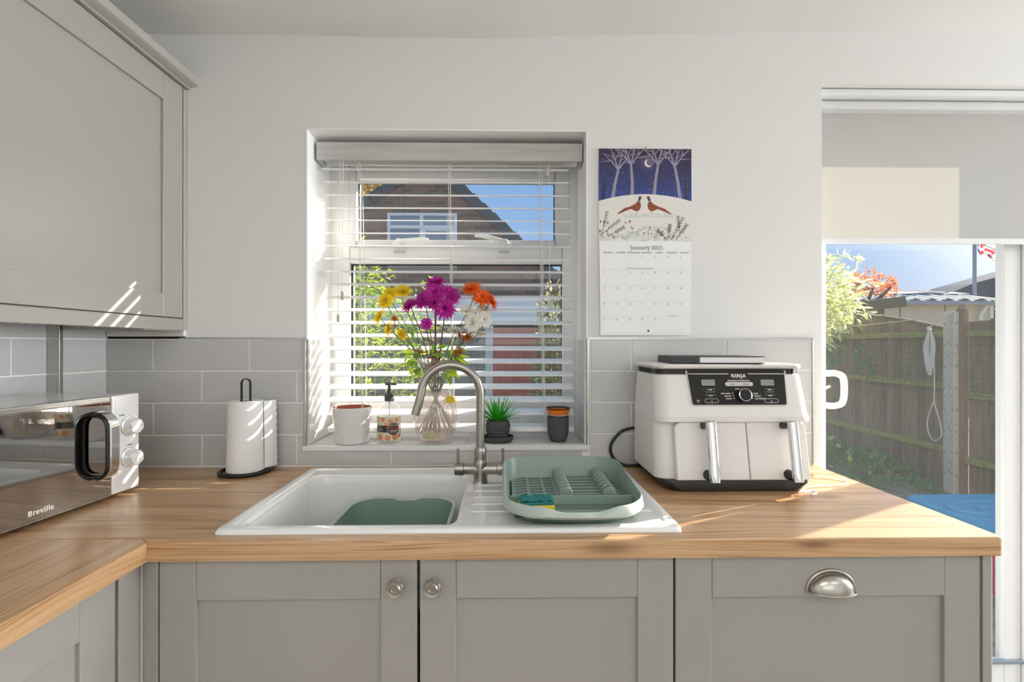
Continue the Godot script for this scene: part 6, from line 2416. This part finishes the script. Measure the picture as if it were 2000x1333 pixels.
	b.tube(spline([Vector3(4.05, 1.50, -4.9), Vector3(4.08, 1.515, -3.9), Vector3(4.10, 1.555, -2.95)]), 0.005, 6)
	solo("washing_line", b, rope, "pale washing line strung along the fence to concrete post", "washing line", Vector3(4.0, 1.5, -3.5))
	b = nb()
	b.rbox(Vector3(0, -0.03, 0.012), Vector3(0.014, 0.10, 0.014), 0.003, 1, Basis(Vector3.RIGHT, 0.55))
	b.rbox(Vector3(0, -0.03, 0.026), Vector3(0.014, 0.10, 0.012), 0.003, 1, Basis(Vector3.RIGHT, 0.68))
	solo("clothes_peg", b, M["paper"], "white clothes peg clipped on the washing line", "clothes peg", Vector3(4.07, 1.50, -4.33))
	at_coil(rope)
	# sand table with blue lid
	var sz := 0.0
	var t := thing("sand_table", "children's red plastic sand table with a blue lid", "sand table", Vector3(3.1, -0.1, -1.15))
	var o := t.position
	var blue := mk("blue plastic", "0f8cba", 0.6)
	var redp := mk("red plastic", "d32a45", 0.4)
	b = nb(o)
	var c := Vector2(3.12, -1.08)
	b.loft([rr(0.96, 1.10, 0.12, 0.215, c), rr(1.0, 1.15, 0.13, 0.222, c), rr(1.01, 1.16, 0.13, 0.27, c), rr(0.99, 1.14, 0.12, 0.292, c), rr(0.93, 1.08, 0.11, 0.300, c), rr(0.90, 1.05, 0.10, 0.2985, c), rr(0.88, 1.03, 0.10, 0.290, c), rr(0.5, 0.6, 0.08, 0.293, c)])
	part("lid", b, blue, t, 50)
	b = nb(o)
	for q in [[3.0, -1.36, 0.30, 0.13], [3.1, -1.0, 0.32, 0.2], [2.95, -1.1, 0.15, 0.3]]:
		var loop := []
		for j in 28:
			loop.push_back(Vector3(q[0] + q[2] * cos(TAU * j / 28), 0.294, q[1] + q[3] * sin(TAU * j / 28)))
		b.tube(loop, 0.013, 8, true)
	part("lid_ridge", b, blue, t, 50)
	b = nb(o)
	b.loft([rr(0.80, 0.92, 0.10, -0.1, c), rr(0.82, 0.94, 0.11, -0.06, c), rr(0.86, 0.99, 0.12, 0.215, c)])
	part("base", b, redp, t, 50)
	# plants by the fence
	leafy("ivy leaf", "4f7a45")
	leafy("ivy pale", "a8b25a")
	var iv := thing("ground_ivy", "low spreading green plants at the foot of the fence", "plant", Vector3(3.85, -0.1, -3.9))
	o = iv.position
	b = nb(o)
	var b2 := nb(o)
	for k in 10:
		var zc := lerpf(-4.9, -3.05, k / 9.0)
		var hh := lerpf(0.36, 0.12, k / 9.0) + rng.randf_range(-0.04, 0.06)
		cluster(b, 130, Vector3(3.85 + rng.randf_range(-0.1, 0.1), -0.08, zc), Vector3(0.32, hh, 0.22), 0.075, 0.062, -0.2, 0.5)
		cluster(b2, 6, Vector3(3.8 + rng.randf_range(-0.1, 0.1), -0.06, zc), Vector3(0.32, hh + 0.02, 0.22), 0.075, 0.06, -0.2, 0.85)
	leaf_part(b, M["ivy leaf"], iv)
	leaf_part(b2, M["ivy pale"], iv)
	leafy("willow leaf", "c2c98a")
	leafy("willow leaf pale", "e4e2b4")
	var wi := thing("willow_bush", "pale yellow green leafy bush overhanging the fence", "bush", Vector3(3.7, -0.1, -4.1))
	o = wi.position
	b = nb(o)
	b2 = nb(o)
	var tw := nb(o)
	for k in 26:
		var s := Vector3(3.35 + rng.randf_range(-0.25, 0.1), rng.randf_range(1.3, 2.1), -4.1 + rng.randf_range(-0.3, 0.3))
		var e := s + Vector3(rng.randf_range(0.05, 0.62), rng.randf_range(-0.30, 0.35), rng.randf_range(-0.1, 0.2))
		if k < 3:
			s = Vector3(3.5, [2.2, 1.95, 1.9][k], -4.0)
			e = [Vector3(4.1, 2.30, -4.0), Vector3(4.22, 1.98, -3.9), Vector3(4.3, 1.55, -3.85)][k]
		var path := spline([s, s.lerp(e, 0.5) + Vector3(0, 0.07, 0), e], 6)
		tw.tube(path, [0.005, 0.004, 0.003, 0.002], 5)
		for i in path.size():
			for j in 4:
				var d := (e - s).normalized() + Vector3(rng.randf_range(-0.9, 0.9), rng.randf_range(-0.9, 0.7), rng.randf_range(-0.9, 0.9))
				(b if rng.randf() < 0.55 else b2).leaf(path[i] + d * 0.01, d, Vector3(rng.randfn(), rng.randfn(), rng.randfn()), rng.randf_range(0.07, 0.12), rng.randf_range(0.016, 0.026))
	cluster(b, 900, Vector3(3.52, 1.78, -4.05), Vector3(0.50, 0.60, 0.26), 0.085, 0.028)
	cluster(b2, 800, Vector3(3.50, 1.85, -4.02), Vector3(0.48, 0.60, 0.26), 0.085, 0.028)
	cluster(b, 260, Vector3(3.85, 1.75, -3.95), Vector3(0.30, 0.35, 0.2), 0.085, 0.026, 0.2, 0.1)
	cluster(b2, 220, Vector3(3.8, 1.8, -3.95), Vector3(0.34, 0.45, 0.2), 0.085, 0.026, 0.2, 0.1)
	tw.tube([Vector3(3.35, -0.1, -4.2), Vector3(3.35, 1.0, -4.15), Vector3(3.4, 2.2, -4.1)], [0.03, 0.02, 0.006], 8)
	part("twig", tw, M["stem green"], wi)
	leaf_part(b, M["willow leaf"], wi)
	leaf_part(b2, M["willow leaf pale"], wi)
	var cr := thing("climber", "dark green climbing leaves hanging down the fence boards", "climber", Vector3(4.15, 1.2, -4.4))
	o = cr.position
	b = nb(o)
	cluster(b, 240, Vector3(4.05, 1.28, -4.55), Vector3(0.1, 0.32, 0.30), 0.075, 0.034, 0.4, 0.2)
	cluster(b, 60, Vector3(4.15, 1.16, -4.03), Vector3(0.05, 0.15, 0.05), 0.06, 0.028, 0.6, 0.2)
	cluster(b, 34, Vector3(4.15, 1.04, -3.94), Vector3(0.05, 0.10, 0.05), 0.06, 0.028, 0.6, 0.2)
	leaf_part(b, M["ivy leaf"], cr)
	leafy("rust leaf", "c9743a")
	var ru := thing("rust_tree", "small tree with rust orange leaves beyond the fence", "tree", Vector3(6.3, -0.1, -6.8))
	o = ru.position
	b = nb(o)
	for q in [[6.35, 2.50, 0.22, 0.13], [6.62, 2.42, 0.18, 0.12], [6.05, 2.25, 0.22, 0.15], [6.72, 2.28, 0.09, 0.12], [6.45, 2.25, 0.15, 0.08], [6.15, 2.45, 0.16, 0.1]]:
		cluster(b, 100, Vector3(q[0], q[1], -6.8), Vector3(q[2], q[3], 0.2), 0.06, 0.034, 0.3, 0.2)
	tw = nb(o)
	tw.tube([Vector3(6.2, -0.1, -6.8), Vector3(6.2, 1.7, -6.8), Vector3(6.45, 2.3, -6.8)], [0.07, 0.05, 0.02], 8)
	tw.tube([Vector3(6.2, 1.8, -6.8), Vector3(6.6, 2.15, -6.8), Vector3(6.85, 2.4, -6.8)], [0.04, 0.03, 0.01], 6)
	tw.tube([Vector3(6.2, 1.8, -6.8), Vector3(6.0, 2.2, -6.8), Vector3(5.95, 2.4, -6.8)], [0.03, 0.02, 0.01], 6)
	part("trunk", tw, mk("dark bark", "4c453c", 0.9), ru)
	leaf_part(b, M["rust leaf"], ru)
	far_sheds()

func at_coil(rope: Material) -> void:
	var at := Vector3(4.1, 1.46, -3.07)
	var cl := thing("rope_coil", "bundle of pale rope hanging in loops from the concrete post", "rope", at)
	var b := nb()
	b.tube([Vector3(0.0, 0.13, 0.25), Vector3(0, 0.05, 0.08), Vector3(0, -0.01, 0.0)], 0.005, 6)
	for k in 9:
		var w := rng.randf_range(0.02, 0.055)
		var h := rng.randf_range(0.34, 0.47)
		var s := rng.randf_range(-0.025, 0.02)
		b.tube(spline([Vector3(0, -0.02, 0), Vector3(0.005, -h * 0.5, s - w), Vector3(0.005, -h * 0.85, s - w * 0.5), Vector3(0.008, -h, s + 0.01), Vector3(0.01, -h * 0.8, s + w * 0.5), Vector3(0.01, -h * 0.4, s + w * 0.7), Vector3(0, -0.02, 0.01)], 5), 0.005, 6)
	part("coil", b, rope, cl)
	b = nb()
	b.tube(spline([Vector3(0, -0.03, 0.015), Vector3(0, -0.30, 0.05), Vector3(0, -0.66, 0.055), Vector3(0, -0.74, 0.035), Vector3(0, -0.90, -0.02), Vector3(0, -1.02, -0.005), Vector3(0, -1.085, 0.055), Vector3(0, -1.03, 0.125), Vector3(0, -0.92, 0.12), Vector3(0, -0.74, 0.06), Vector3(0, -0.67, 0.053)], 6), 0.005, 6)
	part("long_loop", b, rope, cl)
	b = nb()
	b.tube([Vector3(0, 0.0, -0.01), Vector3(0, -0.035, 0.01)], 0.016, 8)
	part("binding", b, rope, cl)

func far_sheds() -> void:
	var cream := mk("cream panel", "cfc4ae", 0.85)
	var roofm := mk("corrugated sheet", "b9b2a2", 0.85)
	mottle(roofm, 0.02, ["a39b8b", "c4bdae", "b0a898"], Vector3(0.8, 0.8, 0.8), 81)
	var s := thing("garden_shed", "cream panelled shed with corrugated roof and grey gutter", "shed", Vector3(8.2, -0.1, -9.0))
	var o := s.position
	for k in 4:
		var x := 6.2 + 0.92 * k
		part("wall_panel", nb(o).span(Vector3(x, -0.1, -9.2), Vector3(x + 0.89, 2.14, -8.12), 0.012), cream, s)
	part("corner_board", nb(o).span(Vector3(9.86, -0.1, -8.2), Vector3(9.93, 2.14, -8.1)), M["upvc"], s)
	var b := nb(o)
	var n := 60
	for i in n:
		var x0 := 6.1 + 4.0 * i / n
		var x1 := 6.1 + 4.0 * (i + 1) / n
		var w0 := 0.022 * sin(TAU * i / 5.0)
		var w1 := 0.022 * sin(TAU * (i + 1) / 5.0)
		b.quad(Vector3(x0, 2.20 + w0, -7.95), Vector3(x1, 2.20 + w1, -7.95), Vector3(x1, 2.62 + w1, -9.9), Vector3(x0, 2.62 + w0, -9.9))
		b.quad(Vector3(x0, 2.62 + w0 - 0.012, -9.9), Vector3(x1, 2.62 + w1 - 0.012, -9.9), Vector3(x1, 2.20 + w1 - 0.012, -7.95), Vector3(x0, 2.20 + w0 - 0.012, -7.95))
	part("roof_sheet", b, roofm, s, 60)
	b = nb(o)
	b.tube([Vector3(6.9, 2.145, -7.98), Vector3(9.95, 2.135, -7.98)], 0.055, 10)
	part("gutter", b, mk("gutter grey", "9ba1a8", 0.5), s)
	b = nb(o)
	b.tube([Vector3(9.72, 2.1, -8.02), Vector3(9.62, 1.9, -8.06), Vector3(9.62, -0.1, -8.06)], 0.035, 8)
	part("downpipe", b, M["upvc"], s)
	b = nb(o)
	for k in 5:
		b.span(Vector3(7.4 + 0.42 * k, 2.40 + 0.0 * k, -8.9 - 0.02 * k), Vector3(9.9, 2.425, -8.86 - 0.02 * k))
	part("roof_ridge", nb(o).rbox(Vector3(8.9, 2.44, -9.0), Vector3(2.4, 0.03, 0.5), 0.01, 1, Basis(Vector3.RIGHT, 0.2)), mk("blue slate", "596472", 0.7), s)
	var m := thing("mossy_plank", "dark mossy plank on two legs showing above the fence beside shed", "plank", Vector3(5.75, 1.85, -6.2))
	part("leg", nb().span(Vector3(-0.4, -1.95, -0.04), Vector3(-0.32, 0.05, 0.02), 0.005), mk("moss post", "5c5a3c", 0.95), m)
	part("leg", nb().span(Vector3(0.32, -1.95, -0.04), Vector3(0.4, 0.08, 0.02), 0.005), M["moss post"], m)
	part("plank", nb().rbox(Vector3(0, 0.06, 0), Vector3(1.5, 0.17, 0.08), 0.01, 1, Basis(Vector3(0, 0, 1), 0.12)), mk("moss dark", "5c5a3c", 0.95), m)
	var r := thing("tiled_roof", "dark tiled roof end far beyond the shed", "roof", Vector3(13.5, -0.1, -14.0))
	b = nb()
	b.extrude(PackedVector2Array([Vector2(-1.4, 0), Vector2(4.0, 0), Vector2(4.0, 4.0), Vector2(1.8, 3.4), Vector2(-0.2, 2.55)]), -1.5, 0)
	part("slope", b, M["slate"], r)
	r = thing("gable_roof", "small dark gable peak above the shed roof", "roof", Vector3(10.6, -0.1, -13.0))
	b = nb()
	b.extrude(PackedVector2Array([Vector2(-1.1, 0), Vector2(1.4, 0), Vector2(1.4, 2.85), Vector2(0.1, 3.3), Vector2(-1.1, 2.98)]), -2.0, 0)
	part("slope", b, M["slate"], r)
	leafy("hedge leaf", "8f9a62")
	var h := thing("shrub", "sunlit shrub beside the shed gutter end", "shrub", Vector3(9.6, -0.1, -7.2))
	var o2 := h.position
	b = nb(o2)
	cluster(b, 420, Vector3(9.6, 1.97, -7.2), Vector3(0.45, 0.40, 0.3), 0.10, 0.06)
	leaf_part(b, M["hedge leaf"], h)
	b = nb(o2)
	cluster(b, 90, Vector3(9.5, 1.92, -7.1), Vector3(0.42, 0.34, 0.3), 0.10, 0.06)
	leaf_part(b, M["rust leaf"], h)
	part("stem", nb().tube([Vector3(0, 0, 0), Vector3(0, 2.0, 0)], 0.04, 6), M["stem brown"], h)
	# flag
	var f := thing("flagpole", "grey flagpole standing behind the shed roof", "flagpole", Vector3(11.62, -0.1, -10.2))
	part("pole", nb().tube([Vector3(0, 0, 0), Vector3(0, 4.45, 0)], 0.039, 10), mk("pole grey", "8f9cab", 0.5), f)
	var fl := thing("flag", "tattered red white and blue flag drooping from the pole", "flag", Vector3(11.66, 3.64, -10.2))
	fl.scale = Vector3.ONE * 1.28
	for k in 3:
		var cloth := mk(["flag red", "flag white", "flag blue"][k], ["c23a40", "e4dede", "394a7c"][k], 0.9, 0.0, {"backlight_enabled": true, "backlight": Color(["c23a40", "e4dede", "394a7c"][k]), "cull_mode": BaseMaterial3D.CULL_DISABLED})
		b = nb()
		for i in 16:
			for j in 12:
				var band := (i + j * 2 + int(3.0 * sin(i * 0.9))) % 9
				var which := 0 if band < 4 else 1
				if i < 3 and j > 5:
					which = 2
				if which != k or (i > 12 and (i * 7 + j * 3) % 4 == 0):
					continue
				var q := []
				for c in [[0, 0], [1, 0], [1, 1], [0, 1]]:
					var u: float = (i + c[0]) / 16.0
					var v: float = (j + c[1]) / 12.0
					var wdt := lerpf(0.46, 0.15, u)
					q.push_back(Vector3(u * 0.37 + 0.03 * v * (1 - u), -0.42 * u - wdt * v + 0.36, 0.05 * sin(u * 9.0 + v * 3.0) + 0.04 * sin(v * 8.0)))
				b.quad(q[3], q[2], q[1], q[0])
		part(["red_cloth", "white_cloth", "blue_cloth"][k], b, cloth, fl, 60)
